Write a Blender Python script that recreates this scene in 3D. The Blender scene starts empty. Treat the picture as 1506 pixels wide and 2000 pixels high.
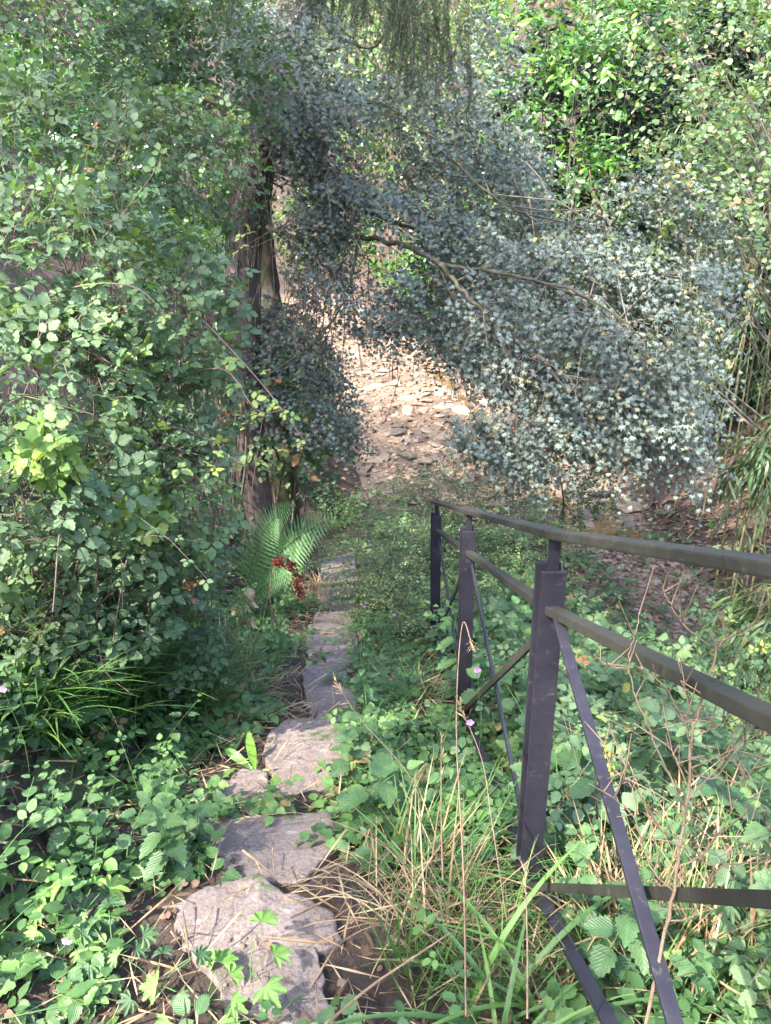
import bpy, math, random
import numpy as np
from mathutils import Vector, Matrix
R = math.radians
rng = np.random.default_rng(7)
random.seed(7)
# ------------------------------------------------------------------ camera
EYE = np.array([0.0, 0.0, 5.2]); PITCH = R(24); ROLL = R(1.2); FPX = 1502.0
_F = np.array([0, math.cos(PITCH), -math.sin(PITCH)])
_U0 = np.array([0, math.sin(PITCH), math.cos(PITCH)]); _R0 = np.array([1.0, 0, 0])
_RT = _R0 * math.cos(ROLL) - _U0 * math.sin(ROLL); _UP = _U0 * math.cos(ROLL) + _R0 * math.sin(ROLL)
SC = bpy.context.scene
C = SC.collection
cd = bpy.data.cameras.new('camera'); cam = bpy.data.objects.new('camera', cd); C.objects.link(cam)
cd.sensor_fit = 'VERTICAL'; cd.sensor_height = 24; cd.lens = 24 * FPX / 2000
cd.clip_start = .02; cd.clip_end = 500
M = Matrix.Identity(4)
for i in range(3):
    M[i][0] = _RT[i]; M[i][1] = _UP[i]; M[i][2] = -_F[i]; M[i][3] = EYE[i]
cam.matrix_world = M
SC.camera = cam
# ------------------------------------------------------------------ sky, sun, exposure
SUN = np.array([-.50, -.42, .76]); SUN /= np.linalg.norm(SUN)
elev = math.asin(SUN[2]); azim = math.atan2(SUN[0], SUN[1])
W = bpy.data.worlds.new('World'); SC.world = W; W.use_nodes = True
nt = W.node_tree; sky = nt.nodes.new('ShaderNodeTexSky'); sky.sky_type = 'NISHITA'; sky.sun_disc = False
sky.sun_elevation = elev; sky.sun_rotation = azim; sky.air_density = 1.0; sky.dust_density = 2.5
bg = nt.nodes['Background']; bg.inputs['Strength'].default_value = .15
nt.links.new(sky.outputs[0], bg.inputs[0])
sl = bpy.data.lights.new('sun', 'SUN'); sl.energy = 2.8; sl.angle = R(.53); sl.color = (1, .93, .82)
so = bpy.data.objects.new('sun', sl); C.objects.link(so)
so.rotation_euler = Vector(SUN).to_track_quat('Z', 'Y').to_euler(); so.location = (-8, -8, 20)
SC.view_settings.view_transform = 'Standard'; SC.view_settings.look = 'None'
SC.view_settings.exposure = 3.08; SC.view_settings.gamma = 1
SC.cycles.max_bounces = 7; SC.cycles.diffuse_bounces = 4; SC.cycles.glossy_bounces = 2
SC.cycles.transmission_bounces = 5; SC.cycles.transparent_max_bounces = 6

def P(px, py, d):
    """world point seen at photo pixel px,py and at depth d along the view axis (scalars or arrays)"""
    px = np.asarray(px, float); py = np.asarray(py, float); d = np.asarray(d, float)
    v = _F + ((px - 753) / FPX)[..., None] * _RT - ((py - 1000) / FPX)[..., None] * _UP
    return EYE + v * d[..., None]
def pix(p):
    q = np.asarray(p, float) - EYE; z = q @ _F
    return 753 + FPX * (q @ _RT) / z, 1000 - FPX * (q @ _UP) / z, z

# ------------------------------------------------------------------ noise
_perm = rng.permutation(512); _val = rng.random(512)
def _h(i, j, k): return _val[(_perm[(_perm[(_perm[i & 511] + j) & 511] + k) & 511])]
def noise3(p):
    p = np.atleast_2d(p); i = np.floor(p).astype(int); f = p - i; f = f * f * (3 - 2 * f)
    r = 0
    for a in (0, 1):
        for b in (0, 1):
            for c in (0, 1):
                w = (f[:, 0] if a else 1 - f[:, 0]) * (f[:, 1] if b else 1 - f[:, 1]) * (f[:, 2] if c else 1 - f[:, 2])
                r = r + w * _h(i[:, 0] + a, i[:, 1] + b, i[:, 2] + c)
    return r
def fbm(p, o=3):
    r = 0; s = 0
    for k in range(o): r = r + noise3(np.atleast_2d(p) * 2 ** k + 17 * k) / 2 ** k; s += 1 / 2 ** k
    return r / s

# ------------------------------------------------------------------ terrain
def sm(t): t = np.clip(t, 0, 1); return t * t * (3 - 2 * t)
_cy = [-12, 4, 6.7, 7.7, 9.0, 10.6, 11.5, 12.7, 15, 17.6, 19.5, 23, 27, 34, 40, 80]
_cx = [7.0, 5.0, 4.3, 3.9, 3.4, 3.0, 2.5, 1.84, 1.4, 1.1, .85, .1, -1.2, -2.7, -4, -20]
_cw = [.9, .8, .8, .8, .85, 1.1, 1.6, 2.2, 2.1, 2.1, 2.1, 1.9, 1.7, 1.6, 1.6, 1.6]
def zp(y): return np.interp(y, [-30, 0, 1.0, 1.43, 9.6, 10.4], [3.9, 3.6, 3.52, 3.44, .20, .0])
def xl(y): return np.interp(y, [0, 7.5, 9.5, 11, 12.8], [-.95, -1.1, -1.1, -.8, -.4]) * (y < 12.8) + (np.interp(y, _cy, _cx) - np.interp(y, _cy, _cw)) * (y >= 12.8)
def terrain(x, y, rough=True):
    x = np.asarray(x, float); y = np.asarray(y, float)
    cx = np.interp(y, _cy, _cx); hw = np.interp(y, _cy, _cw)
    e = cx - hw; er = cx + hw
    wr = 1 - sm((x - .7) / np.maximum(e - .7, .5))
    z = zp(y) * wr
    dl = np.maximum(xl(y) - x, 0)
    z = z + np.where(dl < 2, 1.05 * dl, 2.1 + .8 * (dl - 2))
    dr = np.maximum(x - er, 0)
    z = z + np.where(dr < 2, .38 * dr, .76 + 1.05 * (dr - 2))
    z = z + .9 * np.maximum(y - 37, 0) + np.maximum(-6 - y, 0) * .2
    cap = 5.6 + .26 * np.hypot(x, y); z = np.minimum(z, cap + (z - cap) * .1)
    if rough:
        q = np.stack([x.ravel(), y.ravel(), np.zeros(x.size)], 1)
        z = z + (fbm(q * 1.7, 3).reshape(x.shape) - .5) * .22 * (.25 + np.clip(np.abs(x - cx) - hw, 0, 1)) * np.where(np.abs(x + .35) < .45, .3, 1)
    return z
def G(px, py, lift=0.0):
    """where the sight line of a photo pixel meets the ground"""
    px = np.atleast_1d(np.asarray(px, float)); py = np.atleast_1d(np.asarray(py, float))
    lo = np.full(px.shape, np.nan); prev = np.full(px.shape, .4)
    for d in np.concatenate([np.arange(.5, 6, .03), np.arange(6, 60, .15)]):
        q = P(px, py, np.full(px.shape, d)); hit = (q[:, 2] < terrain(q[:, 0], q[:, 1]) + lift) & np.isnan(lo)
        lo[hit] = d
    lo = np.where(np.isnan(lo), 60, lo)
    return P(px, py, lo)

# ------------------------------------------------------------------ materials
def mat(name):
    m = bpy.data.materials.new(name); m.use_nodes = True; n = m.node_tree; b = n.nodes['Principled BSDF']
    return m, n, b, n.links.new
def ramp(n, stops, src, L):
    r = n.nodes.new('ShaderNodeValToRGB'); e = r.color_ramp.elements
    while len(e) < len(stops): e.new(.5)
    for i, (p, c) in enumerate(stops): e[i].position = p; e[i].color = (*c, 1)
    L(src, r.inputs[0]); return r.outputs[0]
def tex(n, L, scale, detail=5, rough=.6, kind='noise', coord='Object', vec=None):
    t = n.nodes.new('ShaderNodeTexCoord')
    k = n.nodes.new('ShaderNodeTexNoise' if kind == 'noise' else 'ShaderNodeTexVoronoi')
    k.inputs['Scale'].default_value = scale
    if kind == 'noise': k.inputs['Detail'].default_value = detail; k.inputs['Roughness'].default_value = rough
    if vec:
        mp = n.nodes.new('ShaderNodeMapping'); mp.inputs['Scale'].default_value = vec
        L(t.outputs[coord], mp.inputs[0]); L(mp.outputs[0], k.inputs['Vector'])
    else: L(t.outputs[coord], k.inputs['Vector'])
    return k
def mix(n, L, f, a, b, blend='MIX'):
    m = n.nodes.new('ShaderNodeMix'); m.data_type = 'RGBA'; m.blend_type = blend
    for s, v in ((m.inputs[0], f), (m.inputs[6], a), (m.inputs[7], b)):
        if isinstance(v, (int, float)): s.default_value = v
        elif isinstance(v, tuple): s.default_value = (*v, 1)
        else: L(v, s)
    return m.outputs[2]
def bump(n, L, b, h, s=.4, d=.01):
    k = n.nodes.new('ShaderNodeBump'); k.inputs['Strength'].default_value = s; k.inputs['Distance'].default_value = d
    L(h, k.inputs['Height']); L(k.outputs[0], b.inputs['Normal'])
def leafmat(name, stops, rough=.42, spec=.5, trans=.3, vein=.35, tcol=1.5):
    m, n, b, L = mat(name)
    a = n.nodes.new('ShaderNodeAttribute'); a.attribute_name = 'leaf'
    s = n.nodes.new('ShaderNodeSeparateColor'); L(a.outputs['Color'], s.inputs[0])
    c = ramp(n, stops, s.outputs[0], L)
    # midrib and side veins, from the leaf's own coordinates
    ab = n.nodes.new('ShaderNodeMath'); ab.operation = 'ABSOLUTE'; sb = n.nodes.new('ShaderNodeMath'); sb.operation = 'SUBTRACT'
    L(s.outputs[1], sb.inputs[0]); sb.inputs[1].default_value = .5; L(sb.outputs[0], ab.inputs[0])
    mr = ramp(n, [(0, (1, 1, 1)), (.035, (.25, .25, .25)), (.09, (0, 0, 0))], ab.outputs[0], L)
    ml = n.nodes.new('ShaderNodeMath'); ml.operation = 'MULTIPLY_ADD'; ml.inputs[1].default_value = -1.1; L(ab.outputs[0], ml.inputs[0]); L(s.outputs[2], ml.inputs[2])
    sn = n.nodes.new('ShaderNodeMath'); sn.operation = 'MULTIPLY'; sn.inputs[1].default_value = 44; L(ml.outputs[0], sn.inputs[0])
    si = n.nodes.new('ShaderNodeMath'); si.operation = 'SINE'; L(sn.outputs[0], si.inputs[0])
    vr = ramp(n, [(.75, (0, 0, 0)), (1, (.5, .5, .5))], si.outputs[0], L)
    ad = mix(n, L, 1.0, mr, vr, 'ADD')
    sc = n.nodes.new('ShaderNodeMath'); sc.operation = 'MULTIPLY'; L(ad, sc.inputs[0]); sc.inputs[1].default_value = vein
    lt = mix(n, L, 1.0, c, (1.55, 1.5, 1.4), 'MULTIPLY')
    c2 = mix(n, L, sc.outputs[0], c, lt)
    nz = tex(n, L, 60, 2)
    c3 = mix(n, L, .35, c2, ramp(n, [(.3, (.65, .65, .6)), (.7, (1.25, 1.25, 1.2))], nz.outputs[0], L), 'MULTIPLY')
    L(c3, b.inputs['Base Color']); b.inputs['Roughness'].default_value = rough
    b.inputs['Specular IOR Level'].default_value = spec
    bump(n, L, b, si.outputs[0], .25, .002)
    tr = n.nodes.new('ShaderNodeBsdfTranslucent'); tc = mix(n, L, 1.0, c3, (tcol * 1.1, tcol * 1.15, tcol * .5), 'MULTIPLY'); L(tc, tr.inputs[0])
    ms = n.nodes.new('ShaderNodeMixShader'); ms.inputs[0].default_value = trans
    L(b.outputs[0], ms.inputs[1]); L(tr.outputs[0], ms.inputs[2]); L(ms.outputs[0], n.nodes['Material Output'].inputs[0])
    return m
def barkmat(name, a_, b_, moss=None, sc=20, vec=(1, 1, .25), rough=.9):
    m, n, b, L = mat(name)
    t = tex(n, L, sc, 8, .7, vec=vec); c = ramp(n, [(.3, a_), (.7, b_)], t.outputs[0], L)
    if moss:
        t2 = tex(n, L, 5, 4); f = ramp(n, [(.42, (0, 0, 0)), (.58, (1, 1, 1))], t2.outputs[0], L)
        c = mix(n, L, f, c, moss)
    L(c, b.inputs['Base Color']); b.inputs['Roughness'].default_value = rough; bump(n, L, b, t.outputs[0], .8, .01)
    return m
MT = {}
MT['bramble'] = leafmat('bramble_leaf', [(0, (.050, .092, .046)), (.45, (.088, .146, .070)), (.85, (.135, .210, .088)), (.955, (.19, .26, .08)), (.985, (.28, .22, .06)), (1, (.26, .12, .05))], .52, .4, .3)
MT['young_and_sun_paint'] = leafmat('young_and_sun_painted_leaf', [(0, (.09, .17, .05)), (.7, (.15, .24, .06)), (1, (.26, .30, .07))], .4, .5, .35)  # young shoots, and leaves with a sun patch painted into their colour
MT['maple'] = leafmat('maple_leaf', [(0, (.08, .11, .10)), (.7, (.125, .165, .15)), (.96, (.15, .195, .15)), (1, (.18, .17, .09))], .52, .5, .12, .5)
MT['laurel'] = leafmat('laurel_leaf', [(0, (.03, .09, .012)), (.6, (.055, .15, .02)), (1, (.12, .24, .03))], .3, .6, .25, .2)
MT['hazel'] = leafmat('hazel_leaf', [(0, (.07, .13, .04)), (.6, (.11, .18, .06)), (.95, (.17, .22, .08)), (1, (.25, .2, .08))], .4, .7, .3)
MT['bamboo'] = leafmat('bamboo_leaf', [(0, (.035, .075, .028)), (.6, (.065, .125, .04)), (1, (.13, .17, .07))], .42, .6, .15, .1)
MT['shadeleaf'] = leafmat('shade_painted_laurel_leaf', [(0, (.006, .016, .008)), (.8, (.014, .032, .012)), (1, (.03, .06, .02))], .5, .25, .05, .1)  # near-black leaf colour paints the shade of the hollows behind the laurel
MT['needle'] = leafmat('spruce_needle', [(0, (.02, .035, .014)), (.6, (.035, .055, .022)), (1, (.07, .08, .035))], .5, .4, .1, 0)
MT['herb'] = leafmat('nettle_leaf', [(0, (.028, .068, .028)), (.5, (.055, .112, .045)), (.9, (.10, .18, .06)), (1, (.2, .23, .06))], .48, .4, .25, .5)
MT['pale'] = leafmat('pale_leaf', [(0, (.10, .20, .045)), (.6, (.13, .25, .06)), (1, (.2, .3, .07))], .5, .4, .3, .5)
MT['cover'] = leafmat('ground_cover_leaf', [(0, (.028, .066, .024)), (.5, (.055, .12, .037)), (.9, (.11, .20, .055)), (.985, (.2, .22, .08)), (1, (.17, .12, .06))], .45, .45, .25)
MT['box'] = leafmat('honeysuckle_leaf', [(0, (.04, .085, .035)), (.6, (.07, .13, .05)), (1, (.17, .22, .06))], .38, .7, .2, .2)
MT['ivy'] = leafmat('ivy_leaf', [(0, (.03, .065, .03)), (.7, (.055, .105, .045)), (1, (.09, .14, .05))], .35, .7, .15)
MT['grass'] = leafmat('grass_blade', [(0, (.035, .09, .022)), (.5, (.06, .145, .032)), (.9, (.11, .2, .045)), (1, (.3, .27, .12))], .45, .5, .3, .15)
MT['straw'] = leafmat('dry_grass_blade', [(0, (.20, .13, .075)), (.5, (.33, .23, .14)), (1, (.46, .36, .22))], .6, .3, .25, .1, 1.0)
MT['litter'] = leafmat('dead_leaf', [(0, (.05, .03, .022)), (.5, (.11, .07, .05)), (1, (.22, .155, .11))], .75, .2, .1, .3, 1)
MT['fern'] = leafmat('fern_pinna', [(0, (.09, .19, .08)), (.6, (.13, .25, .11)), (1, (.17, .30, .13))], .5, .3, .3, .2)
MT['tongue'] = leafmat('hart_tongue_leaf', [(0, (.10, .24, .03)), (1, (.16, .33, .05))], .35, .6, .35, .3)
MT['rust'] = leafmat('dock_seed', [(0, (.10, .014, .012)), (.6, (.2, .035, .025)), (1, (.3, .08, .05))], .7, .2, .1, 0)
MT['petal'] = leafmat('flower_petal', [(0, (.5, .22, .6)), (1, (.65, .35, .75))], .5, .3, .3, .1, .8)
MT['petal2'] = leafmat('yellow_petal', [(0, (.6, .5, .05)), (1, (.75, .65, .1))], .5, .3, .3, .1, .8)
MT['stem'] = barkmat('stem', (.05, .06, .025), (.12, .10, .05))
MT['cane'] = barkmat('bramble_cane', (.09, .05, .045), (.2, .15, .12))
MT['twig'] = barkmat('grey_twig', (.06, .048, .04), (.17, .14, .115))
MT['deadtwig'] = barkmat('dead_twig', (.07, .045, .03), (.25, .175, .115), None, 45, (1, 1, .5))
MT['culm'] = barkmat('bamboo_culm', (.07, .075, .03), (.2, .18, .08), vec=(1, 1, .1))
MT['bark'] = barkmat('scaly_bark', (.05, .035, .032), (.20, .145, .13), None, 26, (1, 1, .35))
MT['mossbark'] = barkmat('mossy_bark', (.03, .024, .02), (.11, .085, .065), (.035, .042, .014), 18)
MT['green_stem'] = barkmat('green_stem', (.05, .11, .03), (.09, .17, .05))

def soilmat(name, cols, sc=2.2):
    m, n, b, L = mat(name)
    t = tex(n, L, sc, 10, .65); t2 = tex(n, L, 45, 6, .7)
    c = ramp(n, cols, t.outputs[0], L)
    c = mix(n, L, .8, c, ramp(n, [(.3, (.45, .42, .4)), (.55, (1, 1, 1)), (.75, (1.7, 1.6, 1.5))], t2.outputs[0], L), 'MULTIPLY')
    L(c, b.inputs['Base Color']); b.inputs['Roughness'].default_value = .95
    bump(n, L, b, t2.outputs[0], .9, .02); return m
MT['soil'] = soilmat('soil', [(.35, (.028, .018, .014)), (.5, (.055, .036, .027)), (.65, (.085, .056, .042))])
MT['bed'] = soilmat('creek_bed_gravel', [(.3, (.075, .052, .038)), (.5, (.14, .098, .072)), (.7, (.22, .14, .08))], .8)
def stonemat(name, a_, b_, moss=.0, sc=6):
    m, n, b, L = mat(name)
    oi = n.nodes.new('ShaderNodeObjectInfo')
    t = tex(n, L, sc, 9, .65); t2 = tex(n, L, 90, 5, .7); v = tex(n, L, 22, kind='v')
    c = ramp(n, [(.3, a_), (.68, b_)], t.outputs[0], L)
    c = mix(n, L, .75, c, ramp(n, [(.35, (.55, .55, .55)), (.5, (1, 1, 1)), (.68, (1.5, 1.45, 1.4))], t2.outputs[0], L), 'MULTIPLY')
    c = mix(n, L, .7, c, ramp(n, [(0, (.62, .6, .6)), (1, (1.35, 1.25, 1.15))], oi.outputs['Random'], L), 'MULTIPLY')
    t4 = tex(n, L, 14, 4, .6); li = ramp(n, [(.60, (0, 0, 0)), (.66, (.6, .6, .6))], t4.outputs[0], L)
    c = mix(n, L, li, c, (.30, .30, .26))
    if moss:
        t3 = tex(n, L, 3.2, 8, .7); f = ramp(n, [(.66 - moss, (0, 0, 0)), (.74 - moss, (1, 1, 1))], t3.outputs[0], L)
        c = mix(n, L, f, c, (.045, .065, .02))
    g = tex(n, L, 260, 3, .8); c = mix(n, L, .6, c, ramp(n, [(.35, (.6, .6, .6)), (.6, (1.25, 1.2, 1.2))], g.outputs[0], L), 'MULTIPLY')
    vc = n.nodes.new('ShaderNodeTexVoronoi'); vc.feature = 'DISTANCE_TO_EDGE'; vc.inputs['Scale'].default_value = 4.5; tc_ = n.nodes.new('ShaderNodeTexCoord'); wd = mix(n, L, .12, tc_.outputs['Object'], t.outputs['Color'], 'ADD'); L(wd, vc.inputs['Vector'])
    ck = ramp(n, [(0, (.35, .33, .32)), (.018, (1, 1, 1))], vc.outputs[0], L); c = mix(n, L, .7, c, ck, 'MULTIPLY')
    L(c, b.inputs['Base Color']); b.inputs['Roughness'].default_value = .85
    ad = mix(n, L, .5, t.outputs[0], t2.outputs[0]); bump(n, L, b, ad, .8, .012); return m
MT['slab'] = stonemat('sandstone_slab', (.090, .074, .069), (.205, .172, .16), .12)
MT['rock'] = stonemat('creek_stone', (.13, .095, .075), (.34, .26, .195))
MT['shaderock'] = stonemat('shade_painted_creek_stone', (.065, .055, .048), (.18, .145, .115), .05)  # darker copy of the creek stone, shade painted into its colour
MT['wall'] = stonemat('mossy_stone', (.10, .08, .06), (.25, .19, .15), .30)
def metal(name, a_, b_, rough):
    m, n, b, L = mat(name); t = tex(n, L, 9, 8, .7); t2 = tex(n, L, 160, 3)
    c = ramp(n, [(.3, a_), (.7, b_)], t.outputs[0], L)
    t3 = tex(n, L, 38, 6, .75); li = ramp(n, [(.60, (0, 0, 0)), (.68, (.55, .55, .55))], t3.outputs[0], L); c = mix(n, L, li, c, (.085, .08, .06))
    t4 = tex(n, L, 70, 4, .7, vec=(1, 1, .3)); ru = ramp(n, [(.66, (0, 0, 0)), (.72, (.8, .8, .8))], t4.outputs[0], L); c = mix(n, L, ru, c, (.055, .024, .014))
    L(c, b.inputs['Base Color']); rr_ = ramp(n, [(.3, (rough - .12,) * 3), (.7, (rough + .2,) * 3)], t3.outputs[0], L); L(rr_, b.inputs['Roughness'])
    b.inputs['Specular IOR Level'].default_value = .3; bump(n, L, b, t2.outputs[0], .25, .002); return m
MT['paint'] = metal('dark_painted_steel', (.011, .0105, .016), (.024, .0225, .032), .45)
MT['railpaint'] = metal('weathered_olive_paint', (.017, .017, .014), (.036, .035, .028), .6)
m, n, b, L = mat('shallow_water')
b.inputs['Base Color'].default_value = (.16, .085, .035, 1); b.inputs['Roughness'].default_value = .06; b.inputs['Specular IOR Level'].default_value = .6
b.inputs['Alpha'].default_value = .55; t = tex(n, L, 9, 4); bump(n, L, b, t.outputs[0], .25, .01); MT['water'] = m

# ------------------------------------------------------------------ mesh builders
def mesh(name, V, F, m=None, parent=None, attr=None, smooth=False):
    """F: int array (n,3) or (n,4)"""
    V = np.asarray(V, np.float32); F = np.asarray(F, np.int32)
    me = bpy.data.meshes.new(name); k = F.shape[1]
    me.vertices.add(len(V)); me.vertices.foreach_set('co', V.ravel())
    me.loops.add(F.size); me.loops.foreach_set('vertex_index', F.ravel())
    me.polygons.add(len(F)); me.polygons.foreach_set('loop_start', np.arange(0, F.size, k, dtype=np.int32))
    if smooth: me.polygons.foreach_set('use_smooth', np.ones(len(F), bool))
    if attr is not None:
        a = me.attributes.new('leaf', 'FLOAT_COLOR', 'POINT'); a.data.foreach_set('color', np.asarray(attr, np.float32).ravel())
    me.update(calc_edges=True)
    o = bpy.data.objects.new(name, me); C.objects.link(o)
    if m: me.materials.append(MT[m])
    if parent: o.parent = parent
    return o
def empty(name, loc=(0, 0, 0)):
    o = bpy.data.objects.new(name, None); o.empty_display_size = .1; C.objects.link(o); o.location = tuple(float(v) for v in loc); return o
def tag(o, label=None, cat=None, group=None, kind=None):
    if label: o['label'] = label
    if cat: o['category'] = cat
    if group: o['group'] = group
    if kind: o['kind'] = kind
    return o
def local(o, root):      # geometry given in world coordinates under a root placed at its base
    o.data.transform(Matrix.Translation(-root.location)); return o
def copy_thing(src, loc, rz, s=1.0):
    c = src.copy(); C.objects.link(c); c.location = tuple(float(v) for v in loc); c.rotation_euler = (0, 0, rz); c.scale = (s, s, s)
    for ch in src.children:
        d = ch.copy(); C.objects.link(d); d.parent = c
    return c

# leaf templates: lie in XY, base at origin, tip +Y, normal +Z. returns V,F(tri),uv(n,2)
def t_ovate(n=5, w=.36, teeth=0.0, fold=.18, curl=.18, peak=.42, sub=1):
    V = []; UV = []; F = []
    ts = np.linspace(0, 1, n * sub + 1)
    for i, t in enumerate(ts): V.append((0, t, -curl * t * t)); UV.append((.5, t))
    m0 = len(ts)
    def wid(t): return w * (np.sin(np.pi * t ** (math.log(.5) / math.log(peak)))) ** .8
    for sgn in (-1, 1):
        base = len(V)
        for i, t in enumerate(ts):
            ww = wid(min(max(t, 0), 1)) if 0 < t < 1 else 0
            tt = t
            if teeth and 0 < t < 1:
                ww *= (1 + teeth) if i % 2 else (1 - teeth); tt = t + (.03 if i % 2 else -.02)
            V.append((sgn * ww, tt, -curl * t * t + fold * ww + (.03 * math.sin(t * 9 + sgn)))); UV.append((.5 + sgn * .5 * ww / max(w, 1e-6), t))
        for i in range(len(ts) - 1):
            a, b_, c, d = i, i + 1, base + i + 1, base + i
            q = [(a, b_, c), (a, c, d)] if sgn < 0 else [(a, c, b_), (a, d, c)]
            if i == 0: q = q[:1]
            F += q
    return np.array(V, float), np.array(F), np.array(UV)
def t_multi(tm, specs):
    V = []; F = []; UV = []; o = 0
    for (ang, sc, oy, ox) in specs:
        v, f, u = tm; c, s = math.cos(ang), math.sin(ang)
        w = v.copy() * sc; x = w[:, 0] * c - w[:, 1] * s + ox; y = w[:, 0] * s + w[:, 1] * c + oy
        V.append(np.stack([x, y, w[:, 2]], 1)); F.append(f + o); UV.append(u); o += len(v)
    return np.concatenate(V), np.concatenate(F), np.concatenate(UV)
def t_palm(lobes=5, deep=.45, sub=3, cup=.12, teeth=0.0):
    """palmate leaf (maple, sycamore, cranesbill): fan round the stalk end"""
    V = [(0, 0, 0)]; UV = [(.5, 0)]; k = lobes * sub * 2
    angs = np.linspace(R(-205), R(25), k + 1) if lobes > 5 else np.linspace(R(-190), R(10), k + 1)
    for i, a in enumerate(angs):
        ph = (i / k) * lobes; f = abs((ph % 1) - .5) * 2     # 1 at notch, 0 at lobe tip
        lobe_len = 1 - .35 * abs(i / k - .5) * 2
        r = lobe_len * (1 - deep * f ** 1.0)
        if teeth: r *= 1 + teeth * (1 if i % 2 else -1)
        aa = -a
        V.append((r * math.cos(aa) * .62, r * math.sin(aa) * .62 + .25, -cup * r * r + .05 * math.cos(ph * 2 * math.pi))); UV.append((.5 + .5 * (f - 0.0) * (1 if i % 2 else .8), r))
    F = [(0, i + 1, i + 2) for i in range(k)]
    V = np.array(V); V[0, 1] = .25
    return V, np.array(F)[:, ::-1].copy(), np.array(UV)
def t_blade(n=5, w=.02, bend=.6):
    V = []; UV = []
    for i in range(n + 1):
        t = i / n; a = bend * t; y = math.sin(a) / max(bend, .01) if bend else t
        x = w * (1 - t ** 2.2) + .0004; yy = t * math.cos(a * .5); zz = -t * math.sin(a * .5) * 1
        V += [(-x, yy, zz), (0, yy, zz - x * .4), (x, yy, zz)]; UV += [(0, t), (.5, t), (1, t)]
    F = []
    for i in range(n):
        for j in (0, 1):
            a = 3 * i + j; F += [(a, a + 1, a + 4), (a, a + 4, a + 3)]
    return np.array(V), np.array(F), np.array(UV)
T = {}
T['leaf'] = t_ovate(4, .34, 0, .25, .15)
T['leaf_near'] = t_ovate(10, .36, .10, .22, .16)
T['tri'] = t_multi(t_ovate(8, .33, .12, .22, .16, .45), [(0, .58, .46, 0), (1.3, .50, .30, -.05), (-1.3, .50, .30, .05)])
T['tri_far'] = t_multi(t_ovate(4, .33, 0, .22, .14), [(0, .58, .46, 0), (1.3, .50, .30, -.05), (-1.3, .50, .30, .05)])
T['five'] = t_multi(t_ovate(8, .36, .10, .22, .14), [(0, .6, .4, 0), (.95, .52, .36, -.02), (-.95, .52, .36, .02), (1.9, .38, .34, -.02), (-1.9, .38, .34, .02)])
T['maple'] = t_palm(5, .5, 1, .12)
T['maple_near'] = t_palm(5, .40, 3, .10, .06)
T['straw'] = t_ovate(2, .018, 0, 0, .1, .5)
T['seedling'] = t_palm(5, .42, 4, .10, .05)
T['cranes'] = t_palm(7, .5, 2, .14, .06)
T['round'] = t_ovate(5, .42, 0, .15, .1, .5)
T['round_teeth'] = t_ovate(10, .44, .08, .15, .12, .5)
T['laurel'] = t_ovate(4, .2, 0, .3, .25, .5)
T['lance'] = t_ovate(4, .055, 0, .3, .45, .35)
T['nettle'] = t_ovate(12, .36, .12, .2, .22, .33)
T['needle'] = t_ovate(2, .05, 0, .0, .0, .5)
T['box'] = t_ovate(2, .30, 0, .1, 0, .5)
for k, b_ in (('blade', .9), ('blade_up', .4), ('blade_far', 1.7)): T[k] = t_blade(6, .0075, b_)
T['blade_wide'] = t_blade(7, .009, 1.2)
T['wideblade'] = t_blade(8, .016, 1.5)

def nrm(v): return v / np.maximum(np.linalg.norm(v, axis=-1, keepdims=True), 1e-9)
def frames(d, nn):
    y = nrm(d); z = nrm(nn - (nn * y).sum(-1, keepdims=True) * y); x = np.cross(y, z)
    return np.stack([x, y, z], -1)          # columns
def inst(tmpl, pos, fr, sc, tint):
    V, F, UV = T[tmpl] if isinstance(tmpl, str) else tmpl
    N = len(pos); sc = np.broadcast_to(sc, N)
    W_ = np.einsum('nij,vj->nvi', fr, V) * sc[:, None, None] + pos[:, None, :]
    A = np.empty((N, len(V), 4), np.float32); A[:, :, 0] = np.clip(tint, 0, 1)[:, None]; A[:, :, 1] = UV[None, :, 0]; A[:, :, 2] = UV[None, :, 1]; A[:, :, 3] = 1
    FF = F[None] + (np.arange(N) * len(V))[:, None, None]
    return W_.reshape(-1, 3), FF.reshape(-1, 3), A.reshape(-1, 4)
def join(parts):
    V = []; F = []; A = []; o = 0
    for v, f, a in parts: V.append(v); F.append(f + o); A.append(a); o += len(v)
    return np.concatenate(V), np.concatenate(F), np.concatenate(A)
def tubes(P0, P1, r0, r1, k=3):
    """straight tapered tubes between rows of P0 and P1"""
    P0 = np.atleast_2d(P0); P1 = np.atleast_2d(P1); N = len(P0); d = nrm(P1 - P0)
    up = np.where(np.abs(d[:, 2:3]) < .9, np.array([[0, 0, 1.]]), np.array([[1., 0, 0]])); a = nrm(np.cross(d, up)); b_ = np.cross(d, a)
    th = np.arange(k) * 2 * math.pi / k; ring = np.cos(th)[None, :, None] * a[:, None] + np.sin(th)[None, :, None] * b_[:, None]
    V = np.concatenate([P0[:, None] + ring * np.broadcast_to(r0, N)[:, None, None], P1[:, None] + ring * np.broadcast_to(r1, N)[:, None, None]], 1)
    i = np.arange(k); j = (i + 1) % k; f = np.concatenate([np.stack([i, j, j + k], 1), np.stack([i, j + k, i + k], 1)])
    F = f[None] + (np.arange(N) * 2 * k)[:, None, None]
    V = V.reshape(-1, 3); return V, F.reshape(-1, 3), np.zeros((len(V), 4))
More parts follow.
